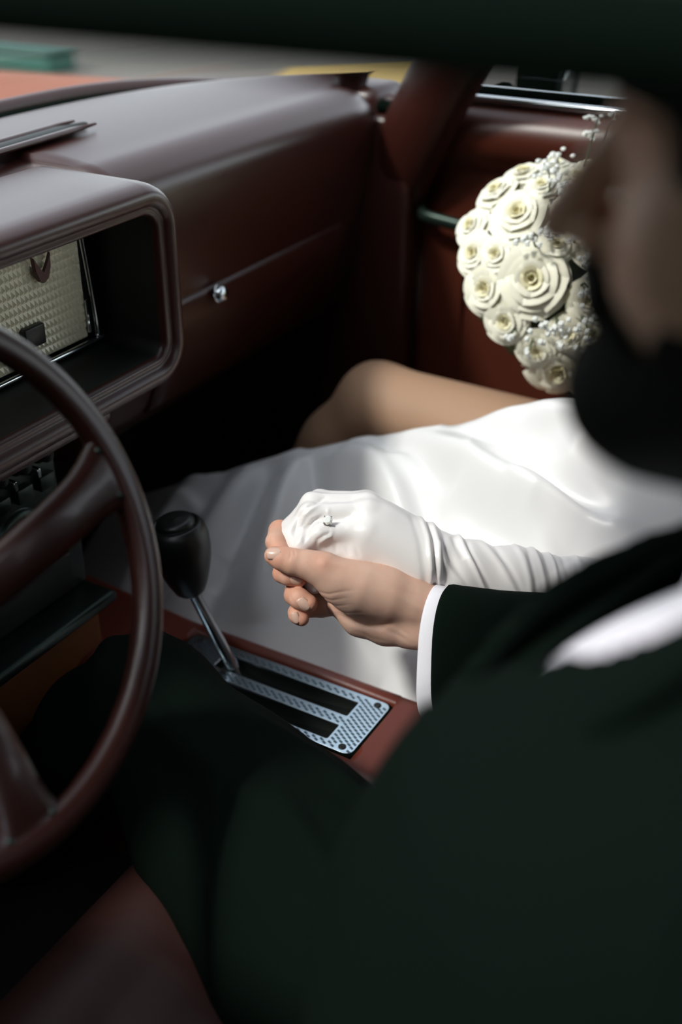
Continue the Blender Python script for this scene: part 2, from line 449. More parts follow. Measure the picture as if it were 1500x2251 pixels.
# things out on the pavement
gb = empty('storage_box', (5.2, 6.6, -.32)); tag(gb, 'low green block standing on the pavement beyond the bonnet', 'box')
c0 = onz(112, 165, -.32)
bx = c0[0]; by = c0[1]
rbox('body', (bx-.0, by+.0, -.32), (bx+.30, by+3.2, -.18), .03, M['greenbox'], gb)
rbox('lid', (bx-.02, by-.02, -.18), (bx+.32, by+3.22, -.14), .02, M['greenbox'], gb)
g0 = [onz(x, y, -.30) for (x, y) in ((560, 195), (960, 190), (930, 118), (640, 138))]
struct(mesh_obj('reflection_patch', g0+[p-np.array([0, 0, .03]) for p in g0], [(0, 1, 2, 3), (4, 7, 6, 5), (0, 4, 5, 1), (1, 5, 6, 2), (2, 6, 7, 3), (3, 7, 4, 0)], M['reflection_yellow'], None, False))  # slab on the ground, coloured to stand in for a yellow reflection

# ------------------------------------------------------------------ dashboard
dash = empty('dashboard', (-.06, 1.0, .45)); tag(dash, 'long oxblood padded dashboard with deep instrument hood and glovebox', 'dashboard')
YF = .85
xs = np.concatenate([np.linspace(-.76, .010, 20), np.linspace(.014, .50, 20), np.linspace(.52, .662, 14)])
vs = []; NS = 0
for x in xs:
    e = max(0, (x-.56)/.102)
    yb = wb_y(min(x, .60)); yf = YF+.02*e*e
    if x < .012: yf = .925
    if x > .60: yb = max(.89, yb-(x-.60)*.9)
    dz = -.004-.03*e**3
    s = [(yb+.004, .835), (yb, .857), (yb-.012, .861)]
    for t in np.linspace(.08, 1, 8): s.append((yb-.012+(yf+.055-yb+.012)*t, .861-.012*t*t+dz*t))
    for a in np.linspace(10, 90, 9):
        s.append((yf+.055-.055*math.sin(math.radians(a)), .849-.055*(1-math.cos(math.radians(a)))*.85+dz))
    for (dy, z) in ((.003, .76), (.012, .71), (.024, .65), (.04, .58), (.062, .52), (.10, .475), (.17, .45), (.26, .45)): s.append((yf+dy, z+dz))
    NS = len(s)
    k = 1-.5*max(0, (x-.60)/.015)*.12
    for (y, z) in s: vs.append((x, y, z))
f = grid_faces(len(xs), NS); f.append(tuple(range((len(xs)-1)*NS, len(xs)*NS)))
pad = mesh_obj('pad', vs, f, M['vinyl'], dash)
pad['label'] = 'oxblood vinyl top pad with a rounded front edge'
# demister slot in the pad: recessed tray with lips
sa = onz(186, 268, .861); sb = onz(0, 322, .861)
sdir = (sb-sa)/np.linalg.norm(sb-sa); sdir[2] = 0
for w, r, zz, mm, nm in ((0, .0125, .8600, 'void', 'demister_slot'), (.0165, .005, .8605, 'vinyl', 'slot_lip'), (-.0165, .005, .8605, 'vinyl', 'slot_lip')):
    nrm = np.array([-sdir[1], sdir[0], 0])
    p = [sa+sdir*t+nrm*w for t in np.linspace(0, .55, 14)]
    tube(nm, [(q[0], q[1], zz) for q in p], [r*.4]+[r]*12+[r*.4], M[mm], dash, 10, ell=.25 if w == 0 else .7, up=(0, 0, 1))
# glovebox door, slightly proud, with chrome lock
vs = []
for i in range(15):
    x = .115+.46*i/14
    for (dy, z) in ((-.001, .655), (-.004, .648), (-.002, .60), (.004, .56), (.016, .51), (.020, .505)):
        vs.append((x, YF+.028+dy-.0008+(.66-z)*.16, z))
gl = mesh_obj('glovebox_door', vs, grid_faces(15, 6), M['vinyl'], dash)
gl.modifiers.new('t', 'SOLIDIFY').thickness = .006
lk = ony(482, 646, YF+.012)
lathe('lock', [(.001, .010), (.007, .0098), (.010, .007), (.011, .002), (.012, 0)], lk, (0.1, -1, .25), M['chrome'], gl, 24)
# instrument hood: section swept round a rounded rectangle
HX1 = .028; HX0 = -.80; HZ1 = .838; HZ0 = .628; RC = .042
path = []
def arc(cx, cz, r, a0, a1, n):
    for a in np.linspace(a0, a1, n): path.append((cx+r*math.cos(math.radians(a)), cz+r*math.sin(math.radians(a)), math.cos(math.radians(a)), math.sin(math.radians(a))))
arc(HX1-RC, HZ0+RC, RC, -90, 0, 9); arc(HX1-RC, HZ1-RC, RC, 0, 90, 9)
for x in np.linspace(HX1-RC-.05, HX0+RC+.05, 12): path.append((x, HZ1, 0, 1))
arc(HX0+RC, HZ1-RC, RC, 90, 180, 7); arc(HX0+RC, HZ0+RC, RC, 180, 270, 7)
for x in np.linspace(HX0+RC+.05, HX1-RC-.05, 12): path.append((x, HZ0, 0, -1))
sec = [(.885, -.030), (.800, -.026), (.790, -.0255), (.784, -.023), (.7815, -.019), (.7835, -.0165), (.7800, -.0135), (.7755, -.010), (.7745, -.004), (.777, .002), (.783, .0065), (.792, .009), (.805, .010), (.86, .010), (.93, .0095)]
vs = []
for (x, z, nx, nz) in path:
    for (y, n) in sec:
        tilt = (z-HZ0)*-.0          # front face upright
        vs.append((x+nx*n, y+tilt+(.020*(1-nz) if False else 0), z+nz*n))
hood = mesh_obj('instrument_hood', vs, grid_faces(len(path), len(sec), True, False), M['vinyl'], dash)
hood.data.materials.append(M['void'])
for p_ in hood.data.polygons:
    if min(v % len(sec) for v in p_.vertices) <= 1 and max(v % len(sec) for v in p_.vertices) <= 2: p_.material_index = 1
hood['label'] = 'grained vinyl hood with a double-ridged lip around the instruments'
rbox('instrument_back', (HX0+.01, .882, HZ0+.01), (HX1-.01, .90, HZ1-.01), .004, M['void'], dash)
# cluster: bezel, prismatic lens, emblem
LX1 = -.018; LZ0, LZ1 = .663, .792; LY = .868
lens_bm = bmesh.new(); pw, ph = .0062, .0094
nx_, nz_ = 48, 13
for i in range(nx_):
    for j in range(nz_):
        x0 = LX1-.012-(i+1)*pw; z0 = LZ0+.006+j*ph
        v = [lens_bm.verts.new((x0+a*pw, LY, z0+b*ph)) for a, b in ((0, 0), (1, 0), (1, 1), (0, 1))]
        t = lens_bm.verts.new((x0+pw*.5, LY-.0032, z0+ph*.42))
        for k in range(4): lens_bm.faces.new((v[k], v[(k+1) % 4], t))
lens = bm_obj('prismatic_lens', lens_bm, M['lens'], dash, False); lens['kind'] = 'stuff'
lens['label'] = 'pale faceted instrument lens of small pyramids'
bz = empty('x'); bpy.data.objects.remove(bz)
bez = tube('bezel', spline([(-.55, LY-.004, LZ0), (-.3, LY-.004, LZ0), (LX1-.012, LY-.004, LZ0), (LX1-.002, LY-.004, LZ0+.004), (LX1+.0, LY-.004, LZ0+.014), (LX1-.003, LY-.003, .73), (LX1-.008, LY-.002, LZ1)], 40), .0035, M['chrome'], dash, 8)
tube('bezel_inner', spline([(-.55, LY-.003, LZ0-.009), (-.3, LY-.003, LZ0-.009), (LX1-.01, LY-.003, LZ0-.009)], 12), .0028, M['chrome'], bez, 8)
tube('bezel_rib', [(LX1-.012, LY-.004, LZ0+.012), (LX1-.013, LY-.004, LZ0+.05)], .0018, M['chrome'], bez, 8)
# emblem: two raised wings
ec = ony(88, 590, LY-.006)
for s in (-1, 1):
    bm = bmesh.new()
    poly = [(0, -.016), (.007, -.012), (.012, .0), (.0135, .016), (.009, .008), (.005, .002), (0, -.004)]
    a = [bm.verts.new((ec[0]+s*u, ec[1]-.001, ec[2]+w)) for u, w in poly]; b = [bm.verts.new((ec[0]+s*u*.9, ec[1]-.005, ec[2]+w*.9)) for u, w in poly]
    bm.faces.new(b); bm.faces.new(a[::-1])
    for k in range(len(poly)): bm.faces.new((a[k], a[(k+1) % len(poly)], b[(k+1) % len(poly)], b[k]))
    bm_obj('emblem_wing', bm, M['emblem'], lens, False)
wc = ony(78, 738, LY-.008)
rbox('warning_window', (wc[0]-.016, LY-.010, wc[2]-.012), (wc[0]+.014, LY, wc[2]+.011), .002, M['black'], lens)
# ledge and lower heater panel below the hood
rbox('ledge', (-.76, .80, .598), (-.075, .90, .622), .009, M['vinyl'], dash, 4)
tube('ledge_strip', [(-.6, .812, .640-.021), (-.085, .812, .640-.021)], .0022, M['chrome'], dash, 8)
hp = rbox('heater_panel', (-.70, .868, .495), (-.105, .90, .594), .006, M['darkpanel'], dash)
hp['label'] = 'dark metal heater and radio panel with small knobs'
for i, x in enumerate((-.13, -.165, -.20, -.235, -.27)):
    lathe('control_knob', [(.001, .016), (.007, .0155), (.009, .012), (.009, .003), (.012, .0), (.012, -.004)], (x, .866, .565), (0, -1, .1), M['black'], hp, 18)
    rbox('push_key', (x-.012, .858, .522), (x+.012, .872, .540), .002, M['darkpanel'], hp, 2)
for x in (-.147, -.183, -.218): rbox('slider_tab', (x-.003, .852, .545), (x+.003, .87, .557), .001, M['chrome'], hp, 1)
tube('panel_strip', [(-.7, .866, .497), (-.108, .866, .497)], .003, M['darkpanel'], hp, 8)
lp = rbox('lower_panel', (-.70, .845, .385), (-.10, .885, .488), .008, M['darkpanel'], dash)
vc = ony(45, 1195, .842)
lathe('vent_ring', [(.026, 0), (.030, .006), (.036, .008), (.040, .004), (.041, 0)], vc, (0, -1, 0), M['darkpanel'], lp, 28)
lathe('vent_disc', [(.001, .004), (.025, .003), (.026, -.002)], vc, (0, -1, 0), M['vinyl'], lp, 28)
rbox('cubby', (-.30, .838, .395), (-.13, .848, .445), .004, M['void'], lp)
rbox('shelf_lip', (-.70, .80, .372), (-.10, .86, .388), .007, M['darkpanel'], dash)
kp = rbox('kick_panel', (-.70, .845, .24), (-.085, .875, .37), .012, M['tan'], dash)
kp['label'] = 'tan lower kick panel with one screw'
sp = ony(188, 1357, .843)
lathe('screw', [(.001, .003), (.004, .0028), (.006, .0012), (.0065, 0)], sp, (0, -1, 0), M['darkpanel'], kp, 16)

# ------------------------------------------------------------------ steering wheel
WC = np.array([-.52, .571, .705]); WR = .1935; TL = math.radians(23.8)
wa = np.array([1., 0, 0]); wbv = np.array([0, math.sin(TL), math.cos(TL)]); wnv = np.cross(wa, wbv)   # normal
if wnv[1] > 0: wnv = -wnv
sw = empty('steering_wheel', tuple(WC)); tag(sw, 'large thin-rimmed oxblood steering wheel with flat spokes', 'steering wheel')
def wp(a, r, n=0): return WC+r*(math.cos(math.radians(a))*wa+math.sin(math.radians(a))*wbv)+wnv*n
vs = []; NR, NT = 120, 18
for i in range(NR):
    a = 360*i/NR
    for k in range(NT):
        th = 2*math.pi*k/NT
        rr = .0128*(1-.10*math.exp(-((math.cos(th)+.2)/.18)**2)*(1 if math.sin(th) > 0 else 0))
        rr *= 1-.045*(.5+.5*math.cos(a*math.pi/180*40))*(1 if math.sin(th) < -.2 else 0)
        vs.append(wp(a, WR+rr*math.cos(th), rr*math.sin(th)))
rim = mesh_obj('rim', vs, grid_faces(NR, NT, True, True), M['rim'], sw)
def spoke(a, ai):
    """flat dished arm from the hub (angle ai) out to the rim (angle a)"""
    vs = []
    p0 = wp(ai, .045, -.045); p1 = wp(a, WR-.004, .001); c = math.radians(a)
    w1 = -math.sin(c)*wa+math.cos(c)*wbv
    d_ = p1-p0; d_ /= np.linalg.norm(d_); w0 = np.cross(wnv, d_); w0 /= np.linalg.norm(w0)
    if w0@w1 < 0: w0 = -w0
    for t in np.linspace(0, 1, 14):
        p = p0*(1-t)+p1*t+wnv*.012*math.sin(math.pi*t)
        w = w0*(1-t**3)+w1*t**3
        hw = .019+.003*t+.013*max(0, (t-.70)/.30)**2
        for (q_, dn) in ((-1, -.004), (-1, .004), (-.5, .0065), (0, .0072), (.5, .0065), (1, .004), (1, -.004)):
            vs.append(p+w*hw*q_+wnv*dn)
    f = grid_faces(14, 7, False, True); f += [tuple(range(7)), tuple(range(91, 98))]
    o = mesh_obj('spoke', vs, f, M['rim'], sw)
    for q_ in (-1, 1):
        lathe('rivet', [(.0005, .0025), (.002, .002), (.003, .001), (.0035, -.002)], wp(a, WR-.013, .006)+w1*q_*.020, wnv, M['darkpanel'], o, 12)
    return o
for a, ai in ((3, -40), (177, 220), (-97, -95)): spoke(a, ai)
lathe('hub', [(.001, .030), (.03, .029), (.05, .024), (.058, .014), (.060, .0), (.05, -.03), (.03, -.06)], WC-wnv*.05, wnv, M['rim'], sw, 32)
lathe('column', [(.030, 0), (.032, -.05), (.036, -.10), (.038, -.34)], WC-wnv*.09, wnv, M['void'], sw, 24)

# ------------------------------------------------------------------ centre console with shift plate
con = empty('centre_console', (-.065, .5, .0)); tag(con, 'oxblood vinyl centre console running between the two seats', 'console')
CZ = .285; CX0, CX1 = -.142, .006
prof = [(-.150, .0), (-.149, .24), (-.147, .262), (-.140, .276), (-.128, .2835), (-.118, .2845), (-.1165, .2835), (-.1155, .235), (-.012, .235), (-.0115, .2835), (-.008, .2885), (-.002, .290), (.004, .2875), (.009, .280), (.011, .265), (.012, .0)]
profr = [(-.150, .0), (-.149, .24), (-.147, .262), (-.140, .276), (-.128, .2835), (-.118, .2850), (-.1, .2855), (-.09, .286), (-.03, .286), (-.02, .2865), (-.008, .288), (-.002, .288), (.004, .2865), (.009, .280), (.011, .265), (.012, .0)]
ysC = [-.28, -.27, -.20, .0, .2, .40, .455, .466, .472, .4735, .60, .70, .758, .762, .766, .775, .80, .86, 1.0, 1.17]
vs = []
for y in ysC:
    inpl = .473 <= y <= .760
    for q, (a, b) in enumerate(zip(prof, profr)):
        p = a if inpl else b
        zz = p[1]
        if y > .775: zz = p[1]+(.03*(y-.775)/.4 if p[1] > .2 else 0)
        if y < -.265: zz = p[1]*.93
        vs.append((p[0], y, zz))
f = grid_faces(len(ysC), 16); f.append(tuple(range(16))); f.append(tuple(range((len(ysC)-1)*16, len(ysC)*16)))
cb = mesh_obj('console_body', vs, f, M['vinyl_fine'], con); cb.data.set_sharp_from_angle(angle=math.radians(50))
# shift plate: flat metal sheet with two slots cut out, four countersunk screws, rows of lozenge dimples
PX0, PX1, PY0, PY1 = -.1125, -.0145, .4765, .757
PZ = .2835
S1 = (-.0575, -.0285, .5115, .700); S2 = (-.1020, -.0740, .5115, .700)
def rrect(x0, x1, y0, y1, r, n=5):
    out = []
    for (cx, cy, a0) in ((x1-r, y1-r, 0), (x0+r, y1-r, 90), (x0+r, y0+r, 180), (x1-r, y0+r, 270)):
        for k in range(n): a = math.radians(a0+90*k/(n-1)); out.append((cx+r*math.cos(a), cy+r*math.sin(a)))
    return out
plc = bpy.data.curves.new('plate_outline', 'CURVE'); plc.dimensions = '2D'; plc.fill_mode = 'BOTH'; plc.extrude = .0012; plc.bevel_depth = .0004
HOLES = [(-.0225, .4905), (-.1045, .4905), (-.0225, .744), (-.1045, .744)]
loops = [rrect(PX0, PX1, PY0, PY1, .009), rrect(*S1, .003), rrect(*S2, .003)]
for lp_ in loops:
    s_ = plc.splines.new('POLY'); s_.points.add(len(lp_)-1); s_.use_cyclic_u = True
    for p_, q_ in zip(s_.points, lp_): p_.co = (q_[0], q_[1], 0, 1)
tmp = bpy.data.objects.new('tmp', plc); COL.objects.link(tmp)
dg = bpy.context.evaluated_depsgraph_get(); me = bpy.data.meshes.new_from_object(tmp.evaluated_get(dg)); bpy.data.objects.remove(tmp)
me.materials.clear(); me.materials.append(M['plate'])
pl = bpy.data.objects.new('shift_plate', me); COL.objects.link(pl); pl.location = (0, 0, PZ); setparent(pl, con)
pl['label'] = 'bright engine-turned metal shift plate with two slots'
me.name = 'shift_plate'
# dimples as one relief part
bm = bmesh.new()
def inslot(x, y, m=.0022):
    for (a, b, c, d) in (S1, S2):
        if a-m < x < b+m and c-m < y < d+m: return True
    for (hx, hy) in HOLES:
        if (x-hx)**2+(y-hy)**2 < .0065**2: return True
    return False
j = 0; y = PY0+.004
while y < PY1-.003:
    x = PX0+.004+(.0035 if j % 2 else 0)
    while x < PX1-.003:
        if not inslot(x, y):
            w, l = .0017, .0036
            z0 = PZ+.00165
            c = [bm.verts.new((x+dx, y+dy, z0)) for dx, dy in ((-w*1.5, -l*.55), (w*.2, -l*.8), (w*1.5, l*.55), (-w*.2, l*.8))]
            t = bm.verts.new((x, y, z0-.0002))
            bm.faces.new(c)
            bm.verts.remove(t)
        x += .0070
    y += .0052; j += 1
dm = bm_obj('dimple_pattern', bm, M['platedark'], pl, False); dm['kind'] = 'stuff'
for (hx, hy) in HOLES:
    lathe('screw', [(.0005, .0008), (.0022, .0008), (.0040, .0018), (.0046, .0012), (.0046, 0)], (hx, hy, PZ+.0010), (0, 0, 1), M['black'], pl, 18)
tube('gasket', [(*q, PZ-.003) for q in rrect(PX0-.0015, PX1+.0015, PY0-.0015, PY1+.0015, .010, 8)], .0032, M['rubber'], con, 8, closed=True)
for (a, b, c, d) in (S1, S2):
    # trough below each slot, curved guide inside
    bm = bmesh.new()
    n = 14
    for i in range(n):
        t = i/(n-1); yy = c+(d-c)*t; zz = PZ-.012-.010*math.sin(math.pi*t)
        for xx in (a-.001, b+.001): bm.verts.new((xx, yy, zz))
    bm.verts.ensure_lookup_table()
    for i in range(n-1): bm.faces.new([bm.verts[k] for k in (2*i, 2*i+1, 2*i+3, 2*i+2)])
    bm_obj('slot_guide', bm, M['black'], pl)
    bm = bmesh.new(); q = rrect(a-.0005, b+.0005, c-.0005, d+.0005, .003)
    t0 = [bm.verts.new((u, w, PZ-.001)) for u, w in q]; t1 = [bm.verts.new((u, w, PZ-.03)) for u, w in q]
    for k in range(len(q)): bm.faces.new((t0[k], t1[k], t1[(k+1) % len(q)], t0[(k+1) % len(q)]))
    bm.faces.new(t1)
    bm_obj('slot_wall', bm, M['void'], pl)

for (px, py) in ((602, 1594), (640, 1606), (682, 1621)):
    g_ = onz(px, py, PZ-.010); rbox('gear_mark', (g_[0]-.0022, g_[1]-.004, PZ-.0125), (g_[0]+.0022, g_[1]+.004, PZ-.0100), .0005, M['darkpanel'], pl, 1)
# gear lever
gl0 = onz(516, 1492, .272); gl0[0] = -.046; kb = onx(420, 1302, -.052); kt = onx(383, 1138, -.058)
gv = empty('gear_lever', tuple(gl0)); tag(gv, 'tall gear lever with black knob and slim bright shaft on the console', 'gear lever')
tube('shaft', [gl0+(gl0-kb)*.12, gl0, kb+(kt-kb)*.1], [.0085, .0085, .0068], M['chrome'], gv, 20)
kl = np.linalg.norm(kt-kb); kd = (kt-kb)/kl
lathe('knob', [(.001, 0), (.014, .0), (.018, .004), (.0235, .016), (.029, .032), (.033, .048), (.0352, .064), (.0355, .078), (.0335, .088), (.0295, .0945), (.0255, .096), (.0245, .0935), (.001, .0935)], kb, kd, M['black'], gv, 40, sx=1.0, sy=1.0)
lathe('knob_button', [(.0225, .0), (.0228, .004), (.0215, .0075), (.015, .0092), (.001, .0095)], kb+kd*.0932, kd, M['black'], gv, 32)
# ------------------------------------------------------------------ seats
def seat(name, x0, x1, label, zt=.30):
    e = empty(name, ((x0+x1)/2, .2, 0)); tag(e, label, 'seat')
    def cushion(nm, fn, nu, nv, m):
        vs = [fn(i/(nu-1), j/(nv-1)) for i in range(nu) for j in range(nv)]
        o = mesh_obj(nm, vs, grid_faces(nu, nv), m, e); s = o.modifiers.new('t', 'SOLIDIFY'); s.thickness = .07; s.offset = -1
        return o
    def cu(u, v):
        x = x0+(x1-x0)*u; y = -.18+.775*v
        ed = min(1, u/.08, (1-u)/.08); ed = math.sqrt(max(0, 1-(1-ed)**2))
        fr = min(1, (1-v)/.10); fr = math.sqrt(max(0, 1-(1-fr)**2))
        pleat = .007*abs(math.sin(math.pi*(u*5)))**.5 if .14 < v < .84 else .004
        seam = -.008*math.exp(-((v-.845)/.010)**2)
        return (x, y, zt-.055*(1-ed)-.07*(1-fr)-.03*math.sin(math.pi*min(1, v*1.1))*math.sin(math.pi*u)+pleat+seam+.03*(v-.5))
    cushion('seat_cushion', cu, 41, 50, M['leather_seat'])
    def ba(u, v):
        x = x0+(x1-x0)*u; z = zt-.04+.58*v; y = -.13-.26*v
        ed = min(1, u/.1, (1-u)/.1); ed = math.sqrt(max(0, 1-(1-ed)**2))
        fr = min(1, (1-v)/.12); fr = math.sqrt(max(0, 1-(1-fr)**2))
        return (x, y+.02*math.sin(math.pi*u)*-1-.05*(1-ed)-.06*(1-fr)+.006*abs(math.sin(math.pi*u*5))**.5, z)
    cushion('backrest', ba, 41, 30, M['leather_seat'])
    rbox('seat_base', (x0+.03, -.16, .0), (x1-.03, .52, zt-.09), .02, M['black'], e)
    tube('piping', [(x0+.02+(x1-x0-.04)*t, .485+.03*math.sin(math.pi*t), zt-.008-.012*math.sin(math.pi*t)) for t in np.linspace(0, 1, 20)], .004, M['leather_seat'], e, 8)
    return e
seat('driver_seat', -.745, -.20, 'oxblood leather driver seat under the person in the dark suit')
seat('passenger_seat', .075, .58, 'oxblood leather passenger seat under the person in the white dress', .275)

# ------------------------------------------------------------------ people: the clasped hands first
# local hand frame (mm): X to the photograph's right, Y up, Z towards the lens, about 1.2 m from the camera
HO = P(750, 1230, 1.2); MM = 1.2/F_PX*1000
def loc(px, py, z, r): return ((px-750)*MM, (1230-py)*MM, z, r)
def hand_world(v): return HO+(v[:, 0:1]*CR+v[:, 1:2]*CU-v[:, 2:3]*CD)*.001
def hw1(px, py, z): return hand_world(np.array([loc(px, py, z, 0)[:3]]))[0]
def to_px(v): return np.stack([v[:, 0]/MM+750, 1230-v[:, 1]/MM], 1)

WRIST_U = [loc(1120, 1378, -6, 25), loc(1010, 1362, -2, 25), loc(900, 1320, 2, 25), loc(830, 1302, 6, 27)]
WRIST_L = [loc(1120, 1420, -10, 25), loc(1010, 1400, -6, 23), loc(905, 1388, -6, 18), loc(850, 1379, -9, 19.5), loc(795, 1357, -16, 21.5), loc(757, 1332, -20, 17)]
THENAR = [loc(845, 1303, 6, 28), loc(785, 1292, 11, 27.5), loc(748, 1276, 14, 22.5), loc(712, 1252, 17, 17.5)]
THUMB_P = [loc(712, 1250, 17, 17.0), loc(680, 1240, 19, 14.6), loc(645, 1233, 20, 14.0)]
THUMB_D = [loc(645, 1233, 20, 13.8), loc(622, 1226, 20, 12.0), loc(604, 1220, 19, 9.8)]
PALM = [loc(850, 1320, -14, 24), loc(760, 1265, -34, 18), loc(735, 1225, -42, 14)]
PALM2 = [loc(840, 1350, -18, 22), loc(770, 1320, -34, 17), loc(745, 1330, -36, 13)]
FING = [
    ([loc(760, 1222, -42, 13), loc(690, 1195, -44, 12), loc(612, 1168, -26, 11.8)], [loc(612, 1168, -26, 11.6), loc(607, 1192, -4, 11.0), loc(618, 1216, 6, 9.5), loc(640, 1226, 4, 8.5)]),
    ([loc(760, 1265, -44, 13), loc(690, 1262, -46, 12), loc(622, 1256, -30, 10.8)], [loc(622, 1256, -30, 10.8), loc(621, 1261, -6, 10.2), loc(634, 1266, 3, 9.6), loc(660, 1273, 4, 7.6)]),
    ([loc(760, 1305, -44, 13), loc(700, 1306, -46, 12), loc(648, 1303, -28, 11.4)], [loc(648, 1303, -28, 11.4), loc(648, 1309, -6, 11.0), loc(659, 1315, 5, 10.8), loc(679, 1325, 7, 9.6)]),
    ([loc(760, 1335, -38, 12), loc(706, 1342, -38, 10.2), loc(662, 1346, -30, 9.4)], [loc(662, 1346, -30, 9.4), loc(652, 1349, -12, 9.2), loc(654, 1353, -4, 9.0), loc(663, 1360, -2, 8.2)]),
]
def man_hand(X):
    palm = smin(chain(X, WRIST_U, 6), chain(X, WRIST_L, 6), 12)
    palm = smin(palm, chain(X, THENAR, 8), 9)
    palm = smin(palm, smin(chain(X, PALM, 8), chain(X, PALM2, 8), 10), 10)
    d = smin(palm, chain(X, THUMB_P, 5), 8)
    d = smin(d, chain(X, THUMB_D, 4), 2.5)
    for prox, dist in FING:
        c = smin(chain(X, prox, 4), chain(X, dist, 3), 2.5)
        d = smin(d, c, 2.2)
    return d
hv, hf = surface(man_hand, (-92, -118, -62), (190, 62, 46), 1.35)
hv = relax(hv, hf, 2, .5)
# creases and tendons
hn = vnormals(hv, hf); q = to_px(hv)
def crease(v, nrm, q, pts, depth, sig, zmin=-20, taper=True):
    d, t = polydist(q, pts)
    w = np.exp(-(d*MM/sig)**2)*(v[:, 2] > zmin)
    if taper: w *= np.sin(np.pi*np.clip(t, .04, .96))**.5
    return v-nrm*(depth*w)[:, None]
for pts, dep, sg in [
    ([(640, 1206), (643, 1218), (638, 1228)], .7, 1.1), ([(648, 1206), (652, 1216), (646, 1226)], .6, 1.0),
    ([(697, 1297), (722, 1302), (748, 1296), (775, 1292)], .8, 1.3), ([(703, 1309), (728, 1316), (765, 1308)], .6, 1.2), ([(712, 1322), (740, 1329), (772, 1322)], .5, 1.2),
    ([(722, 1336), (755, 1345), (800, 1340)], .5, 1.3),
    ([(748, 1353), (775, 1368), (805, 1376), (835, 1376), (860, 1368)], 2.6, 3.2),
    ([(835, 1376), (870, 1392), (905, 1412)], 1.0, 2.4), ([(870, 1372), (895, 1392), (915, 1420)], .7, 2.0),
    ([(790, 1388), (815, 1402), (850, 1408)], .5, 1.6),
    ([(602, 1172), (592, 1180), (586, 1190)], .4, 1.0),
    ([(612, 1253), (606, 1262), (607, 1274)], .5, 1.0), ([(637, 1297), (640, 1310), (646, 1322)], .5, 1.0), ([(645, 1345), (643, 1352), (648, 1362)], .4, .9)]:
    hv = crease(hv, hn, q, pts, dep, sg)
for pts, dep, sg in [([(715, 1235), (760, 1240), (830, 1262), (900, 1295)], -1.0, 3.5), ([(700, 1226), (712, 1232), (722, 1240)], -1.2, 5.0), ([(850, 1290), (900, 1322), (940, 1342)], -.9, 4)]:
    hv = crease(hv, hn, q, pts, dep, sg)
hv = relax(hv, hf, 1, .35)
hand_w = hand_world(hv)

# nails: little curved plates (centre px, z, length dir px, normal) as separate parts
def nail(parent, c, along, face, L, W, lift=0.0, mats='nail'):
    """c: world point on the skin; along: world direction to the tip; face: outward normal"""
    a = np.array(along, float); a /= np.linalg.norm(a); n = np.array(face, float); n -= a*(n@a); n /= np.linalg.norm(n); s = np.cross(a, n)
    vs = []; nu, nv = 9, 9
    for i in range(nu):
        u = -1+2*i/(nu-1)
        for j in range(nv):
            w = -1+2*j/(nv-1)
            wid = W*(1-.10*u*u-.05*(u < 0)*u*u)
            edge = 1-.35*max(0, abs(u)-.6)/.4*abs(w)**2
            vs.append(c+a*(u*L*edge)+s*(w*wid)+n*(-.0045*W/.005*(w*w)*.62-.0012*u*u+lift))
    o = mesh_obj('fingernail', vs, grid_faces(nu, nv), M[mats], parent)
    md = o.modifiers.new('t', 'SOLIDIFY'); md.thickness = .0006; md.offset = 0
    return o
def skin_at(px, py, rad=5):
    m = np.where(np.linalg.norm(to_px(hv)-np.array([px, py]), axis=1) < rad)[0]
    k = m[np.argmax(hv[m, 2])]; near = m[hv[m, 2] > hv[k, 2]-4]
    n_ = vnormals(hv, hf)[near].mean(0)
    return hw1(px, py, hv[near, 2].mean()), CR*n_[0]+CU*n_[1]-CD*n_[2]
def wdir(dx, dy, dz): return CR*dx+CU*dy-CD*dz

groom = empty('person', (-.50, .1, .30)); tag(groom, 'person in a bottle-green suit and white shirt at the wheel, holding a gloved hand', 'person')

# ---- body under the clothes (head, neck, trunk, limbs)
GX = -.50
HC = np.array([GX, .041, 1.050])
def head_sdf(X, c, s=1.0):
    x, y, z = (X[0]-c[0])/s, (X[1]-c[1])/s, (X[2]-c[2])/s
    Y = [x, y, z]
    d = ellip(Y, (0, -.008, .035), (.076, .096, .088))
    d = smin(d, ellip(Y, (0, .025, -.045), (.060, .066, .080)), .03)
    d = smin(d, cone(Y, (0, .078, -.098), (0, .066, -.10), .020, .022), .025)        # chin
    for sx in (-1, 1):
        d = smin(d, cone(Y, (sx*.052, .0, -.055), (sx*.022, .07, -.095), .018, .016), .02)   # jaw
        d = smin(d, cone(Y, (sx*.045, .056, -.022), (sx*.055, .02, -.02), .016, .014), .02)  # cheek
        d = smin(d, cone(Y, (sx*.012, .086, .024), (sx*.042, .070, .022), .009, .008), .012)  # brow
        d = smin(d, ellip(Y, (sx*.078, -.012, -.005), (.008, .018, .031)), .005)     # ear
        e = np.sqrt((x-sx*.031)**2+(y-.084)**2+(z-.004)**2)-.0125
        d = -smin(-d, e, .008)                                                       # socket
        d = smin(d, np.sqrt((x-sx*.031)**2+(y-.071)**2+(z-.004)**2)-.0125, .002)     # eye
    d = smin(d, chain(Y, [(0, .088, .018, .008), (0, .106, -.015, .009), (0, .116, -.032, .0115)], .006), .010)  # nose
    for sx in (-1, 1): d = smin(d, np.sqrt((x-sx*.013)**2+(y-.099)**2+(z+.034)**2)-.0085, .006)
    d = smin(d, cone(Y, (-.018, .088, -.062), (.018, .088, -.062), .0065, .0065), .006)
    d = smin(d, cone(Y, (-.016, .086, -.074), (.016, .086, -.074), .007, .007), .006)
    return d*s
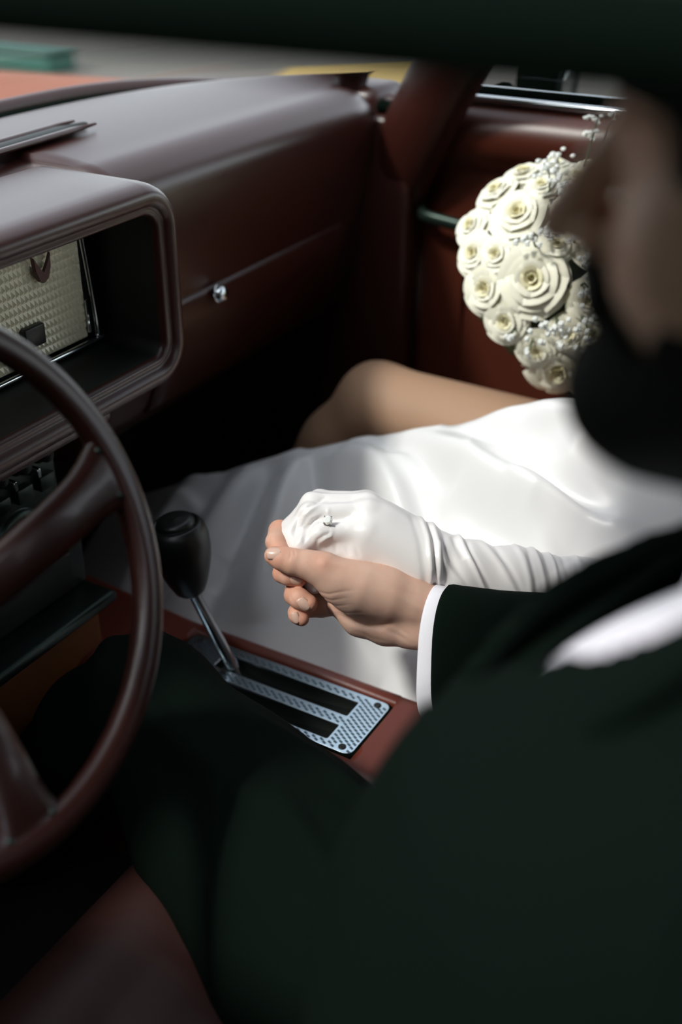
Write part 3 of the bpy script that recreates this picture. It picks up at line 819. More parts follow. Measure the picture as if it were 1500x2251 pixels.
def g_body(X):
    d = head_sdf(X, HC)
    d = smin(d, chain(X, [(GX, .035, .99, .056), (GX, -.005, .86, .048)], .02), .02)
    d = smin(d, chain(X, [(GX, -.02, .76, .075), (GX, .04, .66, .09), (GX, .09, .46, .11)], .06), .03)
    for sx in (-1, 1): d = smin(d, cone(X, (GX+sx*.13, -.04, .805), (GX, -.03, .80), .032, .04), .03)
    return d
bv_, bf_ = surface(g_body, (GX-.24, -.16, .28), (GX+.24, .24, 1.20), .006)
LHP = np.array([GX-.10, .12, .50])
limbs = lambda X: smin(smin(chain(X, [(GX+.16, -.04, .81, .035), (-.19, .03, .60, .040), tuple(hw1(1250, 1425, -8))+(.033,), tuple(hw1(1120, 1398, -8))+(.033,)], .01),
                            chain(X, [(GX-.16, -.04, .81, .035), (GX-.21, -.06, .56, .040), tuple(LHP-np.array([.02, .03, 0]))+(.030,)], .02), .01),
                       smin(chain(X, [(GX+.09, .12, .40, .07), (-.232, .655, .355, .04), (-.222, .90, .08, .04)], .03),
                            chain(X, [(GX-.08, .12, .40, .07), (GX-.235, .57, .35, .04), (GX-.20, .80, .08, .04)], .03), .02), .02)
lv_, lf_ = surface(limbs, (-.83, -.12, .02), (.05, 1.02, .90), .010)
# left hand resting in the lap: palm and five fingers
def lefthand(X):
    ox_, oy_, oz_ = LHP
    d = chain(X, [(ox_-.02, oy_-.03, oz_, .030), (ox_, oy_+.02, oz_, .026), (ox_+.01, oy_+.05, oz_, .024)], .02)
    d = smin(d, cone(X, (ox_-.02, oy_+.04, oz_), (ox_+.03, oy_+.02, oz_), .017, .017), .02)
    for k, (ox, L) in enumerate(((-.036, .062), (-.013, .078), (.010, .082), (.032, .074))):
        bx_, by_ = ox_+.01+ox*.8, oy_+.05-ox*.4
        d = smin(d, chain(X, [(bx_, by_, oz_, .0105), (bx_+ox*.3+L*.3, by_+L*.45, oz_-.003, .0095), (bx_+ox*.3+L*.5, by_+L*.8, oz_-.015, .0085)], .004), .004)
    return smin(d, chain(X, [(ox_+.03, oy_-.0, oz_, .014), (ox_+.06, oy_+.02, oz_-.004, .012), (ox_+.08, oy_+.04, oz_-.010, .0095)], .004), .01)
kv_, kf_ = surface(lefthand, (GX-.20, .04, .44), (GX+.06, .30, .56), .0035)
def joinm(parts):
    V = []; Fc = []; n = 0
    for v, f in parts: V.append(v); Fc.append(f+n); n += len(v)
    return np.concatenate(V), np.concatenate(Fc)
V, Fc = joinm([(hand_w, hf), (bv_, bf_), (lv_, lf_), (kv_, kf_)])
gb_ = mesh_obj('body', V, Fc, M['skin'], groom)
tone = np.zeros(len(V)); tips = [FING[k][1][-1] for k in range(4)]+[THUMB_D[-1], FING[0][0][-1], FING[1][1][1], FING[2][1][1]]
for t_ in tips: tone[:len(hv)] = np.maximum(tone[:len(hv)], np.exp(-(np.linalg.norm(hv-np.array(t_[:3]), axis=1)/22.)**2))
tone[:len(hv)] = np.maximum(tone[:len(hv)], .55*np.exp(-(np.linalg.norm(hv-np.array(loc(705, 1232, 30, 0)[:3]), axis=1)/12.)**2))
at_ = gb_.data.attributes.new('tone', 'FLOAT', 'POINT'); at_.data.foreach_set('value', tone.astype(np.float32))
gb_['label'] = 'bearded head in shade and bare right hand'
# nails of the right hand
for (px, py, al, L, W) in ((606, 1212, (-1, .06, -.25), .0085, .0072), (650, 1273, (1, -.25, -.05), .0075, .0056), (668, 1327, (.8, -.6, -.1), .0082, .0064), (649, 1358, (.45, -1, -.1), .0066, .0050)):
    c_, n_ = skin_at(px, py)
    nail(gb_, c_+n_*.0012, wdir(*al), n_, L, W)

# hair and beard
def hairf(X):
    x, y, z = X[0]-HC[0], X[1]-HC[1], X[2]-HC[2]
    d = ellip([x, y, z], (0, -.010, .040), (.084, .110, .098))
    cut = np.where(z > .022, y-.094, np.where(z > -.004, y-.062, y-.03))     # fringe down to the brow, long temples
    cut = np.maximum(cut, -(z+.075)-.9*(y+.05))
    face = np.maximum(-(z-.045), y-.0-.02)     # keep sides above/behind the ear
    d = np.maximum(d, cut)
    d = np.maximum(d, np.where(z < -.045, y+.02, -1.0))
    return d
v_, f_ = surface(hairf, HC-np.array([.12, .14, .12]), HC+np.array([.12, .14, .16]), .004)
hr = mesh_obj('hair', relax(v_, f_, 2), f_, M['hair'], groom)
def beardf(X):
    x, y, z = X[0]-HC[0], X[1]-HC[1], X[2]-HC[2]
    d = head_sdf(X, HC)-.007
    d = np.maximum(d, z+.050+.55*np.abs(y-.085)*(y > .06)-.10*np.clip(.06-y, 0, 1))     # below the cheek line
    d = np.maximum(d, -(z+.135)); d = np.maximum(d, -(y+.02)-.0)
    m = cone([x, y, z], (-.022, .098, -.068), (.022, .098, -.068), .013, .013)
    d = np.maximum(d, -m)
    mo = cone([x, y, z], (-.030, .088, -.055), (0, .100, -.049), .007, .008); mo = np.minimum(mo, cone([x, y, z], (.030, .088, -.055), (0, .100, -.049), .007, .008))
    return np.minimum(d, mo)
v_, f_ = surface(beardf, HC-np.array([.10, .08, .16]), HC+np.array([.10, .14, .02]), .003)
mesh_obj('beard', relax(v_, f_, 1), f_, M['hair'], groom)
for sx in (-1, 1):
    tube('eyebrow', spline([HC+np.array([sx*.012, .094, .028]), HC+np.array([sx*.028, .088, .034]), HC+np.array([sx*.046, .070, .026])], 8), [.002, .004, .0045, .0045, .004, .0035, .003, .0015], M['hair'], groom, 8)

# ---- shirt (chest) and jacket with an open front
def torso(X, g):
    d = chain(X, [(GX, -.015, .825, .125+g), (GX, .045, .71, .145+g), (GX, .085, .58, .150+g), (GX, .10, .46, .150+g)], .08)
    for sx in (-1, 1): d = smin(d, cone(X, (GX+sx*.160, -.045, .835), (GX+sx*.05, -.035, .875), .060+g, .050+g), .05)
    return d
def shirtf(X):
    d = smin(torso(X, -.036), chain(X, [(GX, .0, .86, .072), (GX, .022, .945, .068)], .02), .03)
    n = chain(X, [(GX, .014, .925, .056), (GX, .04, 1.04, .056)], .02)
    return np.maximum(d, -n)
v_, f_ = surface(shirtf, (GX-.24, -.2, .40), (GX+.24, .30, 1.02), .005)
v_, f_ = largest(v_, f_)
sh = mesh_obj('shirt', v_, f_, M['shirt'], groom)
R_ARM = [(GX+.170, -.045, .83, .070), (-.18, .03, .60, .066), (*hw1(1330, 1440, -4), .060)]
L_ARM = [(GX-.170, -.045, .83, .070), (GX-.215, -.06, .56, .064), tuple(LHP+np.array([-.04, -.06, 0]))+(.047,)]
def gap(z, sx=1): return .004+(.42 if sx > 0 else .315)*np.clip(z-.655, 0, .30)
def jacketf(X):
    d = torso(X, .004)
    d = smin(d, chain(X, R_ARM, .03), .03); d = smin(d, chain(X, L_ARM, .03), .03)
    # open front: a wedge around the breastbone
    cut = np.maximum(np.maximum(X[0]-GX-.004-gap(X[2], 1), -(X[0]-GX-.004)-gap(X[2], -1)), -(X[1]+.01))
    d = np.maximum(d, -cut)
    return np.maximum(d, -torso(X, -.010))
v_, f_ = surface(jacketf, (-.82, -.2, .30), (.05, .34, .98), .0075)
v_ = relax(v_, f_, 2)
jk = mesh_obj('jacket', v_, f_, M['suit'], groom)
# lapels: folded strips lying on the chest edge of the opening
for sx in (-1, 1):
    vs = []
    zs = np.linspace(.665, .90, 18)
    for z in zs:
        t = (z-.665)/.235
        w = float(gap(z, sx))
        yc = np.interp(z, [.58, .71, .825, .95], [.240, .196, .118, .03])
        for k, s_ in enumerate(np.linspace(0, 1, 6)):
            off = w+s_*(.010+.040*math.sin(math.pi*min(1, t*.8+.1)))
            yy = yc-3.2*off*off+.010+.008*math.sin(math.pi*s_)
            vs.append((GX+.004+sx*off, yy, z+s_*.012))
    o = mesh_obj('lapel', vs, grid_faces(18, 6), M['suit'], jk); s = o.modifiers.new('t', 'SOLIDIFY'); s.thickness = .005
# right sleeve down to its opening, shirt cuff inside it
def ring(px, py, z, ry, rz, bow, lean=0):
    out = []
    for k in range(40):
        a = 2*math.pi*k/40
        ca, sa_ = math.cos(a), math.sin(a); Y = math.copysign(abs(ca)**.72, ca)*ry; Z = math.copysign(abs(sa_)**.72, sa_)*rz; X_ = -sa_*bow+lean*ca
        c = np.array(loc(px, py, z, 0)[:3])
        out.append(hand_world(np.array([[c[0]+X_, c[1]+Y, c[2]+Z]]))[0])
    return out
def sleeve(name, rings, m, par, th):
    vs = [p for r in rings for p in r]
    o = mesh_obj(name, vs, grid_faces(len(rings), 40, False, True), m, par); s = o.modifiers.new('t', 'SOLIDIFY'); s.thickness = th; s.offset = -1
    return o
sleeve('sleeve', [ring(980, 1432, 0, 66, 40, 16, 4), ring(982, 1432, 0, 67.5, 41.5, 16, 4), ring(990, 1432, 0, 68, 42, 16, 4), ring(1040, 1435, 0, 66, 44, 14, 2), ring(1100, 1438, -1, 64, 46, 12, 0), ring(1200, 1442, -2, 63, 50, 8, 0), ring(1340, 1446, -4, 62, 54, 0, 0), ring(1420, 1446, -4, 60, 54, 0, 0)], M['suit'], groom, .0025)
cuff = sleeve('shirt_cuff', [ring(948, 1430, 0, 66.5, 36, 15, 6), ring(950, 1430, 0, 67, 37, 15, 6), ring(980, 1432, 0, 65, 37.5, 16, 4), ring(1030, 1434, 0, 63, 40, 14, 2), ring(1100, 1436, -1, 60, 42, 10, 0)], M['shirt'], groom, .0022)
cuff['label'] = 'crisp white shirt cuff around the wrist'

# ---- trousers
def trouserf(X):
    d = chain(X, [(GX, .12, .42, .15), (GX, .14, .40, .15)], .03)
    r = chain(X, [(GX+.085, .13, .385, .105), (-.335, .40, .355, .090), (-.232, .655, .362, .073)], .03)
    r = smin(r, chain(X, [(-.232, .655, .362, .073), (-.230, .72, .30, .072), (-.222, .86, .12, .070), (-.22, .90, .05, .075)], .03), .03)
    r = smin(r, chain(X, [(GX+.02, .13, .36, .09), (-.385, .36, .315, .082), (-.31, .52, .32, .07), (-.25, .62, .33, .055)], .03), .04)
    l = chain(X, [(GX-.09, .13, .395, .105), (GX-.18, .38, .355, .085), (GX-.24, .58, .36, .070)], .03)
    l = smin(l, chain(X, [(GX-.24, .58, .36, .070), (GX-.23, .66, .28, .070), (GX-.20, .80, .06, .070)], .03), .03)
    return smin(smin(d, r, .05), l, .04)
v_, f_ = surface(trouserf, (-.86, -.06, .02), (-.10, 1.0, .60), .0085)
v_, f_ = largest(v_, f_); n_ = vnormals(v_, f_)
# soft pull folds fanning over the thigh
for (a, b, h) in [((-.33, .30), (-.24, .52), .006), ((-.29, .34), (-.20, .56), .005), ((-.37, .40), (-.28, .62), .006), ((-.36, .46), (-.26, .68), .005), ((-.42, .30), (-.33, .44), .007), ((-.30, .60), (-.17, .68), .005), ((-.31, .66), (-.19, .72), .005)]:
    d_, t_ = polydist(v_[:, :2], [a, b]); w_ = np.exp(-(d_/.010)**2)*np.sin(np.pi*np.clip(t_, .02, .98))*(v_[:, 2] > .30)
    v_ = v_+n_*(1.7*h*w_)[:, None]
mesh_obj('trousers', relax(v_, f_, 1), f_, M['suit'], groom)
for (cx, cy, sgn) in ((-.218, .93, 1), (GX-.20, .85, -1)):
    def shoef(X, cx=cx, cy=cy): return np.maximum(smin(chain(X, [(cx, cy-.03, .045, .045), (cx, cy+.10, .035, .044), (cx, cy+.19, .026, .032)], .03), cone(X, (cx, cy-.02, .06), (cx, cy-.02, .11), .042, .04), .02), -(X[2]-.004))
    v_, f_ = surface(shoef, (cx-.07, cy-.1, -.01), (cx+.07, cy+.24, .16), .008)
    mesh_obj('shoe', v_, f_, M['black'], groom)

# ------------------------------------------------------------------ the passenger
bride = empty('person', (.34, .1, .28)); tag(bride, 'person in a white satin dress and long glove, one bare knee raised', 'person')
BX = .34; BH = np.array([BX, .03, .985])
def b_body(X):
    d = head_sdf(X, BH, .93)
    d = smin(d, chain(X, [(BX, .015, .94, .046), (BX, -.02, .82, .05)], .02), .02)
    d = smin(d, chain(X, [(BX, -.03, .76, .085), (BX, .0, .60, .095), (BX, .05, .43, .12)], .06), .05)
    for sx in (-1, 1): d = smin(d, cone(X, (BX+sx*.13, -.03, .775), (BX, -.03, .79), .04, .05), .04)
    for pts in ([(BX+.07, .07, .40, .088), (.405, .42, .418, .080), (.420, .735, .440, .057)], [(.420, .735, .440, .057), (.412, .80, .36, .050), (.405, .90, .20, .050), (.40, .97, .08, .036), (.40, 1.05, .045, .03)],
                [(BX-.08, .07, .37, .080), (.24, .40, .375, .070), (.245, .64, .350, .050)], [(.245, .64, .350, .050), (.245, .78, .22, .045), (.245, .93, .07, .033), (.245, 1.02, .04, .028)]):
        d = smin(d, chain(X, pts, .03), .02)
    d = smin(d, chain(X, [(.15, -.03, .775, .042), (.12, .09, .47, .036), tuple(hw1(1400, 1320, -48))+(.030,)], .02), .02)
    d = smin(d, chain(X, [(.50, -.03, .775, .042), (.56, .12, .56, .036), (.50, .30, .60, .028)], .02), .02)
    return d
v_, f_ = surface(b_body, (-.02, -.16, .0), (.64, 1.12, 1.14), .0075)
bb = mesh_obj('body', relax(v_, f_, 2), f_, M['skin_leg'], bride)
bb['label'] = 'bare tanned leg with raised knee'
def bhair(X):
    x, y, z = X[0]-BH[0], X[1]-BH[1], X[2]-BH[2]
    d = smin(ellip([x, y, z], (0, -.012, .036), (.079, .099, .092)), ellip([x, y, z], (0, -.11, .0), (.05, .045, .05)), .02)
    cut = (y-.058)-.5*(z-.045)
    return np.maximum(d, np.where(z < .04, np.maximum(y+.005, cut), cut))
v_, f_ = surface(bhair, BH-np.array([.12, .18, .12]), BH+np.array([.12, .14, .16]), .006)
mesh_obj('hair', v_, f_, M['hair'], bride)
# bodice
def bodice(X):
    d = chain(X, [(BX, -.03, .72, .098), (BX, .0, .60, .105), (BX, .05, .46, .135), (BX, .09, .42, .135)], .06)
    return np.maximum(d, X[2]-.755-.2*np.abs(X[0]-BX))
v_, f_ = surface(bodice, (.12, -.2, .28), (.56, .28, .84), .009)
mesh_obj('bodice', v_, f_, M['satin'], bride)

# ---- skirt of the dress: a draped sheet over the near leg down to the console
E3 = [(.29, -.10, .57), (.30, .10, .585), (.295, .22, .575), (.29, .31, .572), (.285, .395, .575), (.275, .47, .552), (.265, .53, .522), (.258, .60, .494), (.25, .68, .466), (.25, .77, .425), (.25, .88, .368), (.25, 1.0, .305), (.25, 1.12, .24)]
NU, NV = 200, 110
Es = spline(E3, NU)
vs = np.zeros((NU, NV, 3))
for i in range(NU):
    e = Es[i]; y = e[1]
    zn = .235 if y < .78 else .235-.5*(y-.78)
    xn = .014
    for j in range(NV):
        t = j/(NV-1)*1.10-.10           # first tenth rolls over the far side of the leg
        if t < 0:
            a = -t/.10
            vs[i, j] = (e[0]+.035*math.sin(a*1.4), y, e[2]-.05*(1-math.cos(a*1.4)))
        else:
            sag = t**1.35
            vs[i, j] = (e[0]+(xn-e[0])*t, y, e[2]+(zn-e[2])*(.62*sag+.38*t))
def fold(a, b, h, sig, skew=0.0):
    """raise a soft fold along a line in plan (x,y)"""
    global vs
    d, t = polydist(vs.reshape(-1, 3)[:, :2], spline([a, ((a[0]+b[0])/2+skew, (a[1]+b[1])/2), b], 8))
    w = np.exp(-(d/sig)**2)*np.sin(np.pi*np.clip(t, .0, 1.0))**.7
    vs[:, :, 2] += (1.7*h*w).reshape(NU, NV)
for (a, b, h, sg, sk) in [((.24, .70), (.10, .50), .016, .020, .02), ((.235, .76), (.05, .72), .018, .022, .0), ((.24, .62), (.16, .34), .016, .020, .01), ((.245, .84), (.04, .86), .020, .026, .0), ((.25, .94), (.05, .98), .018, .025, 0),
                          ((.20, .44), (.17, .22), .012, .016, .0), ((.25, .40), (.22, .15), .010, .014, .01), ((.14, .46), (.10, .28), .008, .016, 0), ((.27, .56), (.23, .38), -.008, .015, 0), ((.10, .66), (.03, .52), .008, .018, 0), ((.12, .80), (.03, .78), -.008, .015, 0), ((.255, .66), (.19, .50), -.012, .012, .01), ((.23, .50), (.19, .30), -.010, .011, .005), ((.18, .40), (.12, .20), -.009, .011, .0), ((.24, .74), (.12, .64), -.012, .013, .0), ((.245, .80), (.08, .79), -.012, .014, 0), ((.25, .89), (.06, .92), -.012, .015, 0), ((.13, .56), (.05, .42), -.007, .012, 0), ((.09, .60), (.04, .45), .007, .012, 0), ((.27, .45), (.26, .25), .010, .010, .0)]:
    fold(a, b, h, sg, sk)
rng = np.random.default_rng(3)
for _ in range(26):
    cx, cy = rng.uniform(.03, .26), rng.uniform(.05, 1.05); an = rng.uniform(.9, 2.0); L = rng.uniform(.05, .16)
    fold((cx, cy), (cx+L*math.cos(an), cy+L*math.sin(an)), rng.uniform(-.004, .005), rng.uniform(.009, .018))
sk_ = mesh_obj('dress_skirt', vs.reshape(-1, 3), grid_faces(NU, NV), M['satin'], bride)
sk_['label'] = 'white satin skirt with soft folds'
s = sk_.modifiers.new('t', 'SOLIDIFY'); s.thickness = .002

# ---- long satin glove on the hand being held
GA = [loc(842, 1172, -22, 29), loc(930, 1219, -24, 28.5), loc(1010, 1258, -30, 33), loc(1150, 1283, -40, 35), loc(1300, 1312, -48, 36.5), loc(1430, 1330, -56, 39), loc(1540, 1340, -64, 42)]
BACK = [[loc(930, 1205, -34, 24), loc(812, 1112, -44, 16)], [loc(930, 1218, -22, 26), loc(812, 1122, -24, 17)], [loc(930, 1230, -12, 25), loc(812, 1140, -8, 16)], [loc(930, 1240, -8, 24), loc(812, 1175, 2, 16)], [loc(915, 1245, -16, 22), loc(790, 1205, -10, 20), loc(690, 1195, -12, 15), loc(650, 1190, -14, 11)]]
GF = [
    [loc(802, 1100, -46, 10.5), loc(700, 1097, -44, 10), loc(652, 1150, -34, 9.2), loc(645, 1215, -26, 8.5), loc(690, 1285, -24, 8.0)],
    [loc(806, 1106, -26, 11), loc(684, 1104, -26, 10.2), loc(638, 1160, -20, 9.4), loc(640, 1225, -16, 8.6), loc(690, 1290, -16, 8.0)],
    [loc(806, 1126, -9, 11), loc(680, 1128, -8, 10.2), loc(640, 1178, -8, 9.4), loc(650, 1235, -6, 8.6), loc(695, 1285, -8, 8)],
    [loc(808, 1165, 3, 10.5), loc(706, 1172, 6, 9.6), loc(660, 1198, 4, 9.0), loc(665, 1240, 0, 8), loc(700, 1280, -4, 7.5)],
]
def glovef(X):
    d = chain(X, GA, 14)
    for b in BACK: d = smin(d, chain(X, b, 8), 12)
    for g in GF: d = smin(d, chain(X, g, 7), 8.5)
    d = smin(d, chain(X, [loc(890, 1190, -48, 14), loc(800, 1170, -62, 11), loc(740, 1200, -64, 9.5)], 6), 8)     # thumb, far side
    return d
gv_, gf_ = surface(glovef, (-72, -72, -112), (400, 86, 26), 1.6)
gv_, gf_ = largest(gv_, gf_); gv_ = relax(gv_, gf_, 2, .5)
gn = vnormals(gv_, gf_); q = to_px(gv_)
def gfold(pts, h, sg, taper=.6, lo=None):
    global gv_
    d, t = polydist(q, pts)
    w = np.exp(-(d*MM/sg)**2)
    if taper: w *= np.clip(np.sin(np.pi*np.clip(t, 0.0, 1.0)), 0, 1)**taper
    gv_ = gv_+gn*(h*w)[:, None]
# gathered rings at the wrist
for pts, h, sg in [
    ([(926, 1130), (940, 1180), (946, 1240), (946, 1320)], 2.6, 2.6), ([(952, 1140), (962, 1190), (964, 1240), (964, 1330)], 2.9, 2.4), ([(940, 1140), (953, 1190), (955, 1250), (955, 1330)], -2.2, 2.0),
    ([(905, 1130), (922, 1190), (930, 1250), (934, 1320)], -1.0, 3.2), ([(974, 1150), (980, 1210), (1005, 1255), (1040, 1310)], -2.0, 3.5), ([(966, 1190), (978, 1235), (1010, 1275), (1050, 1320)], 2.0, 2.6),
    ([(1010, 1165), (1020, 1200), (1045, 1250), (1085, 1330)], 3.0, 2.6), ([(1026, 1170), (1034, 1210), (1058, 1258), (1098, 1330)], -1.8, 2.6), ([(998, 1180), (1004, 1200), (1018, 1230)], -1.6, 2.6),
    ([(1046, 1172), (1072, 1202), (1105, 1245), (1150, 1330)], 2.6, 3.6), ([(1090, 1190), (1104, 1220), (1128, 1260), (1160, 1330)], -1.6, 3.2),
    ([(1140, 1190), (1155, 1225), (1165, 1270), (1172, 1330)], 2.2, 3.4), ([(1168, 1195), (1172, 1235), (1180, 1280), (1186, 1330)], -1.6, 2.8),
    ([(1180, 1195), (1190, 1230), (1200, 1280), (1208, 1340)], 2.4, 2.6), ([(1203, 1200), (1208, 1240), (1216, 1290), (1220, 1340)], -1.6, 2.4),
    ([(1218, 1205), (1226, 1245), (1232, 1290), (1236, 1345)], 2.4, 2.4), ([(1246, 1210), (1254, 1255), (1262, 1300), (1266, 1350)], -1.2, 3.0), ([(1282, 1215), (1290, 1260), (1298, 1310), (1300, 1360)], 2.0, 3.0)]:
    gfold(pts, h, sg, .25)
# wrinkles over the fingers and round the ring
for pts, h, sg in [([(720, 1090), (700, 1105), (670, 1118), (655, 1140), (648, 1175), (646, 1198)], -1.6, 2.2), ([(718, 1100), (690, 1115), (668, 1134), (660, 1160)], 1.1, 1.8), ([(715, 1132), (690, 1145), (676, 1165), (668, 1198)], -1.4, 2.0), ([(708, 1128), (684, 1140), (668, 1160), (660, 1196)], 1.0, 2.0),
                   ([(733, 1170), (715, 1176), (700, 1186), (694, 1204)], -1.1, 1.7), ([(730, 1160), (731, 1170), (727, 1178), (718, 1182), (702, 1196)], .9, 1.3), ([(722, 1116), (722, 1132)], .8, 1.4), ([(738, 1150), (752, 1153), (764, 1160)], -.6, 2.0), ([(770, 1088), (780, 1110), (800, 1135)], -.5, 4.0),
                   ([(760, 1200), (765, 1212), (770, 1222)], -.7, 2.2), ([(780, 1200), (786, 1214), (792, 1226)], -.6, 2.2), ([(740, 1190), (738, 1205), (740, 1216)], -.6, 2.0)]:
    gfold(pts, h*1.5, sg, .6)
gv_ = relax(gv_, gf_, 1, .4)
glv = mesh_obj('glove', hand_world(gv_), gf_, M['glove'], bride)
glv['label'] = 'long white satin glove wrinkled at the wrist'
# other glove, closed round the bouquet stems
BC = P(1222, 622, 1.56)
ST0 = BC+np.array([.05, -.04, -.10]); ST1 = BC+np.array([.06, -.13, -.22])
GM = (ST0*.35+ST1*.65)
def glove2(X):
    d = chain(X, [(.56, .12, .56, .044), tuple(GM+np.array([.03, -.03, -.02]))+(.034,)], .02)
    ax_ = (ST1-ST0)/np.linalg.norm(ST1-ST0)
    for k in range(4):
        c = GM+ax_*(-.030+.019*k)
        d = smin(d, chain(X, [tuple(c+np.array([.028, -.02, .0]))+(.0115,), tuple(c+np.array([.004, -.034, .008]))+(.0105,), tuple(c+np.array([-.026, -.016, .006]))+(.010,), tuple(c+np.array([-.022, .014, .0]))+(.009,)], .004), .004)
    d = smin(d, cone(X, GM+ax_*-.035+np.array([.03, -.02, 0]), GM+ax_*.03+np.array([.03, -.02, 0]), .016, .016), .01)
    return smin(d, chain(X, [tuple(GM+ax_*-.03+np.array([.03, .0, .0]))+(.012,), tuple(GM+ax_*-.05+np.array([.008, .028, .0]))+(.011,), tuple(GM+ax_*-.045+np.array([-.018, .024, .0]))+(.009,)], .004), .006)
lo_ = np.minimum(GM, [.56, .12, .56])-.07; hi_ = np.maximum(GM, [.56, .12, .56])+.07
v_, f_ = largest(*surface(glove2, lo_, hi_, .0035))
mesh_obj('glove', v_, f_, M['glove'], bride)

# ---- solitaire ring worn over the glove
_m = np.where(np.linalg.norm(to_px(gv_)-np.array([722, 1146]), axis=1) < 6)[0]
RC_ = hw1(722, 1146, gv_[_m, 2].max()+.8)
rg = empty('ring', tuple(RC_)); tag(rg, 'solitaire ring with a clear stone worn over the white glove', 'ring')
rn = wdir(-.10, .30, 1.0); rn /= np.linalg.norm(rn)
dn = (RC_+rn*.0)
stone = [(.0003, -.0042), (.0030, -.0012), (.0050, .0006), (.0051, .0010), (.0030, .0026), (.0003, .0026)]
st = lathe('stone', stone, dn+rn*.0035, rn, M['diamond'], rg, 8); st.data.shade_flat()
d_, a_, b_ = frame_of(rn)
for k in range(4):
    th = math.pi/4+k*math.pi/2; u = math.cos(th)*a_+math.sin(th)*b_
    tube('prong', [dn+u*.0018-rn*.001, dn+u*.0052+rn*.0025, dn+u*.0051+rn*.0052, dn+u*.0040+rn*.0058], .0009, M['silver'], rg, 8)
lathe('basket', [(.0022, -.0012), (.0040, .0012), (.0044, .0012), (.0026, -.0018)], dn, rn, M['silver'], rg, 24)
fd = wdir(1, -.02, 0)
_, u1, u2 = frame_of(fd)
cen = hw1(722, 1130, -8)
rad = min(np.linalg.norm(RC_-cen), .0085)
tube('band', [cen+(rad-.0004)*(math.cos(t)*u1+math.sin(t)*u2) for t in np.linspace(0, 2*math.pi, 49)[:-1]], .0011, M['silver'], rg, 8, closed=True)

# ------------------------------------------------------------------ bouquet
bq = empty('bouquet', tuple(ST1)); tag(bq, 'round bouquet of cream roses and small white sprays held over the lap', 'bouquet')
BR = .158
v_, f_ = surface(lambda X: np.sqrt((X[0]-BC[0])**2+(X[1]-BC[1])**2+(X[2]-BC[2])**2)-(BR*.70+.010*np.sin(60*X[0])*np.sin(57*X[1]+1)*np.sin(63*X[2])), BC-BR, BC+BR, .008)
mesh_obj('foliage_base', v_, f_, M['leaf'], bq)
tube('stem_bundle', [BC*.7+ST0*.3, ST0, (ST0+ST1)/2, ST1+(ST1-ST0)*.3], [.04, .022, .018, .022], M['leaf'], bq, 14)
tube('ribbon_wrap', [ST0, (ST0+ST1)/2, ST1], [.0235, .0195, .021], M['ribbon'], bq, 18)
# petal meshes (unit rose radius 1, axis +Z, petal centred on +X)
def petal_mesh(name, r0, r1, h0, h1, halfang, curl, m):
    nu, nv = 7, 6; v = []
    for i in range(nu):
        u = -1+2*i/(nu-1)
        for j in range(nv):
            t = j/(nv-1)
            wid = halfang*(.55+.55*math.sin(min(1.0, t*1.15+.12)*math.pi*.62))*(1-.25*max(0, t-.75)/.25*abs(u)**2)
            a = u*wid
            r = r0+(r1-r0)*t**1.3+.04*curl*abs(u)**2*t
            z = h0+(h1-h0)*(1-(1-t)**1.5)-.12*max(0, t-.6)/.4*abs(u)**2.5
            if t > .8: r += curl*.13*(t-.8)/.2; z -= curl*.07*(t-.8)/.2
            v.append((r*math.cos(a), r*math.sin(a), z))
    me = bpy.data.meshes.new(name)
    me.from_pydata(v, [], grid_faces(nu, nv)); me.update(); me.shade_smooth(); me.materials.append(m)
    return me
PM = [petal_mesh('petal', .05, .15, -.25, .30, 1.25, .1, M['petal_in']), petal_mesh('petal', .10, .27, -.3, .30, 1.05, .35, M['petal_in']), petal_mesh('petal', .14, .42, -.35, .25, .95, .6, M['petal']),
      petal_mesh('petal', .18, .60, -.42, .16, .85, .9, M['petal']), petal_mesh('petal', .2, .80, -.5, .02, .75, 1.1, M['petal']), petal_mesh('petal', .2, .93, -.55, -.16, .66, 1.2, M['petal'])]
LAY = [3, 4, 5, 5, 6, 6]
bm = bmesh.new()
for k in range(26):           # tight spiral heart
    a = k*.55; r = .015+.0045*k
    for z in (-.3, .26-.003*k): bm.verts.new((r*math.cos(a), r*math.sin(a), z))
bm.verts.ensure_lookup_table()
for k in range(25): bm.faces.new([bm.verts[i] for i in (2*k, 2*k+2, 2*k+3, 2*k+1)])
CORE = bpy.data.meshes.new('rose'); bm.to_mesh(CORE); bm.free(); CORE.shade_smooth(); CORE.materials.append(M['petal_in'])
def rose(c, ax, s, spin):
    z = Vector(ax).normalized(); xx = z.orthogonal().normalized(); yy = z.cross(xx)
    m = Matrix((xx, yy, z)).transposed().to_4x4() @ Matrix.Rotation(spin, 4, 'Z')
    mw = Matrix.Translation(Vector(c)) @ m @ Matrix.Scale(s, 4)
    o = bpy.data.objects.new('rose', CORE); COL.objects.link(o); o.matrix_basis = mw; setparent(o, bq)
    for L, n in enumerate(LAY):
        for k in range(n):
            p = bpy.data.objects.new('petal', PM[L]); COL.objects.link(p); p.parent = o
            p.matrix_basis = Matrix.Rotation(2*math.pi*k/n+L*.9+rnd.uniform(-.12, .12), 4, 'Z') @ Matrix.Rotation(rnd.uniform(-.07, .07), 4, 'Y') @ Matrix.Scale(rnd.uniform(.95, 1.05), 4)
D_B = 1.56
def on_ball(px, py, R):
    dx = (px-1222)/F_PX*D_B; dy = (622-py)/F_PX*D_B
    rr = dx*dx+dy*dy
    dz = math.sqrt(max(0.0, R*R-rr)) if rr < R*R else 0
    return BC+CR*dx+CU*dy-CD*dz
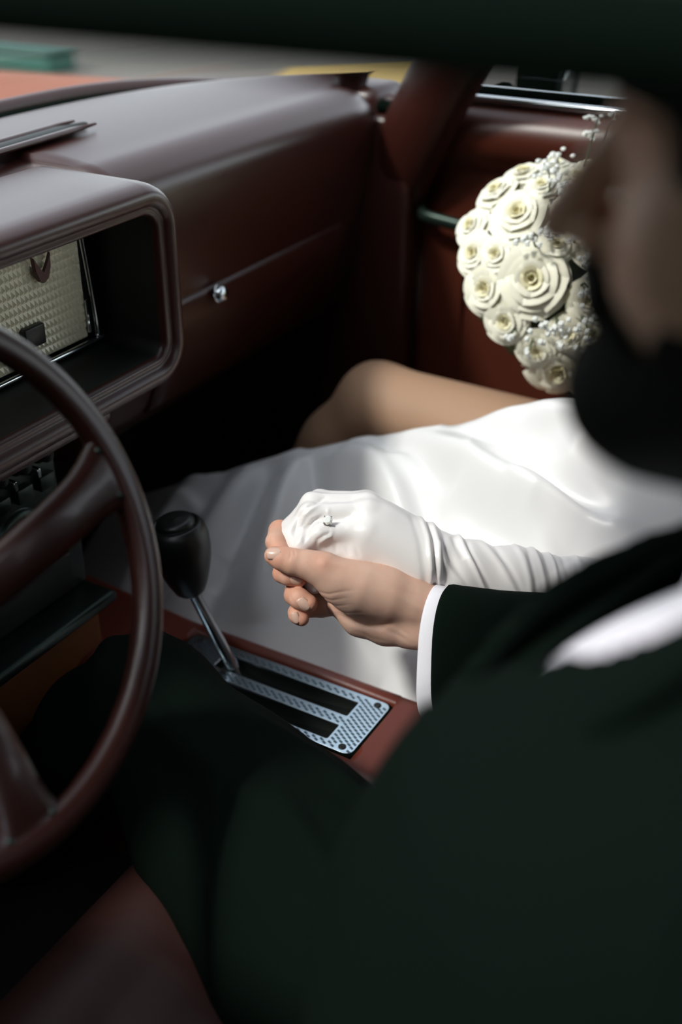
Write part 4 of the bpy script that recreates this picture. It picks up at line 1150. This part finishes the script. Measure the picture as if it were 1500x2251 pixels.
for (px, py, r) in [(1130, 660, 78), (1106, 516, 66), (1040, 668, 58), (1016, 520, 46), (1018, 588, 50), (1074, 440, 54), (1136, 398, 52), (1206, 374, 54), (1222, 520, 50), (1274, 690, 48), (1200, 838, 70), (1288, 622, 42), (1240, 436, 52),
                    (1330, 500, 60), (1345, 600, 60), (1330, 740, 64), (1290, 390, 56), (1370, 420, 55), (1400, 690, 60), (1290, 850, 60), (1082, 738, 52), (1150, 800, 46), (1060, 600, 44), (1180, 590, 40), (1160, 450, 40), (1256, 596, 46), (1246, 706, 46), (1262, 772, 50), (1210, 770, 44)]:
    p = on_ball(px, py, BR); ax_ = p-BC
    ax_ = ax_/np.linalg.norm(ax_)
    ax_ = ax_-CD*.25
    rose(p-ax_*.005, ax_, r/F_PX*1.45, rnd.uniform(0, 6.28))
# sprays of small white blooms
bmb = bmesh.new()
for k in range(6):
    a = k*math.pi/3; r_ = bmesh.ops.create_icosphere(bmb, subdivisions=1, radius=.46)
    bmesh.ops.translate(bmb, vec=(math.cos(a)*.5, math.sin(a)*.5, .1*(k % 2)) if k else (0, 0, .35), verts=r_['verts'])
BLOOM = bpy.data.meshes.new('bloom'); bmb.to_mesh(BLOOM); bmb.free(); BLOOM.shade_smooth(); BLOOM.materials.append(M['bloom'])
for (px, py, sx, sy, n, R) in [(1165, 440, 26, 34, 12, .172), (1188, 492, 18, 26, 8, .172), (1160, 578, 30, 18, 9, .176), (1212, 582, 30, 22, 12, .176), (1236, 640, 16, 40, 10, .176), (1232, 688, 12, 20, 5, .174), (1175, 762, 40, 24, 16, .172), (1236, 762, 24, 26, 8, .172), (1284, 308, 22, 10, 5, .205), (1318, 300, 14, 12, 4, .215), (1276, 340, 16, 12, 5, .185), (1128, 804, 6, 8, 3, .168), (1190, 400, 20, 18, 5, .172), (1120, 590, 20, 12, 5, .172), (1090, 775, 10, 8, 3, .165)]:
    c = on_ball(px, py, R+.012)
    rootp = BC+(c-BC)*.78
    stem = tube('blossom_spray', [rootp, (rootp+c)/2+np.array([0, 0, .004]), c], [.0016, .0013, .0010], M['leaf'], bq, 6)
    for k in range(int(n*1.6)):
        p = on_ball(px+rnd.gauss(0, .55)*sx, py+rnd.gauss(0, .55)*sy, R+.009+rnd.uniform(-.006, .006))
        b = bpy.data.objects.new('bloom', BLOOM); COL.objects.link(b); s_ = rnd.uniform(.0036, .0052)
        b.matrix_basis = Matrix.Translation(Vector(p)) @ Vector(p-BC).to_track_quat('Z', 'Y').to_matrix().to_4x4() @ Matrix.Scale(s_, 4)
        setparent(b, stem)
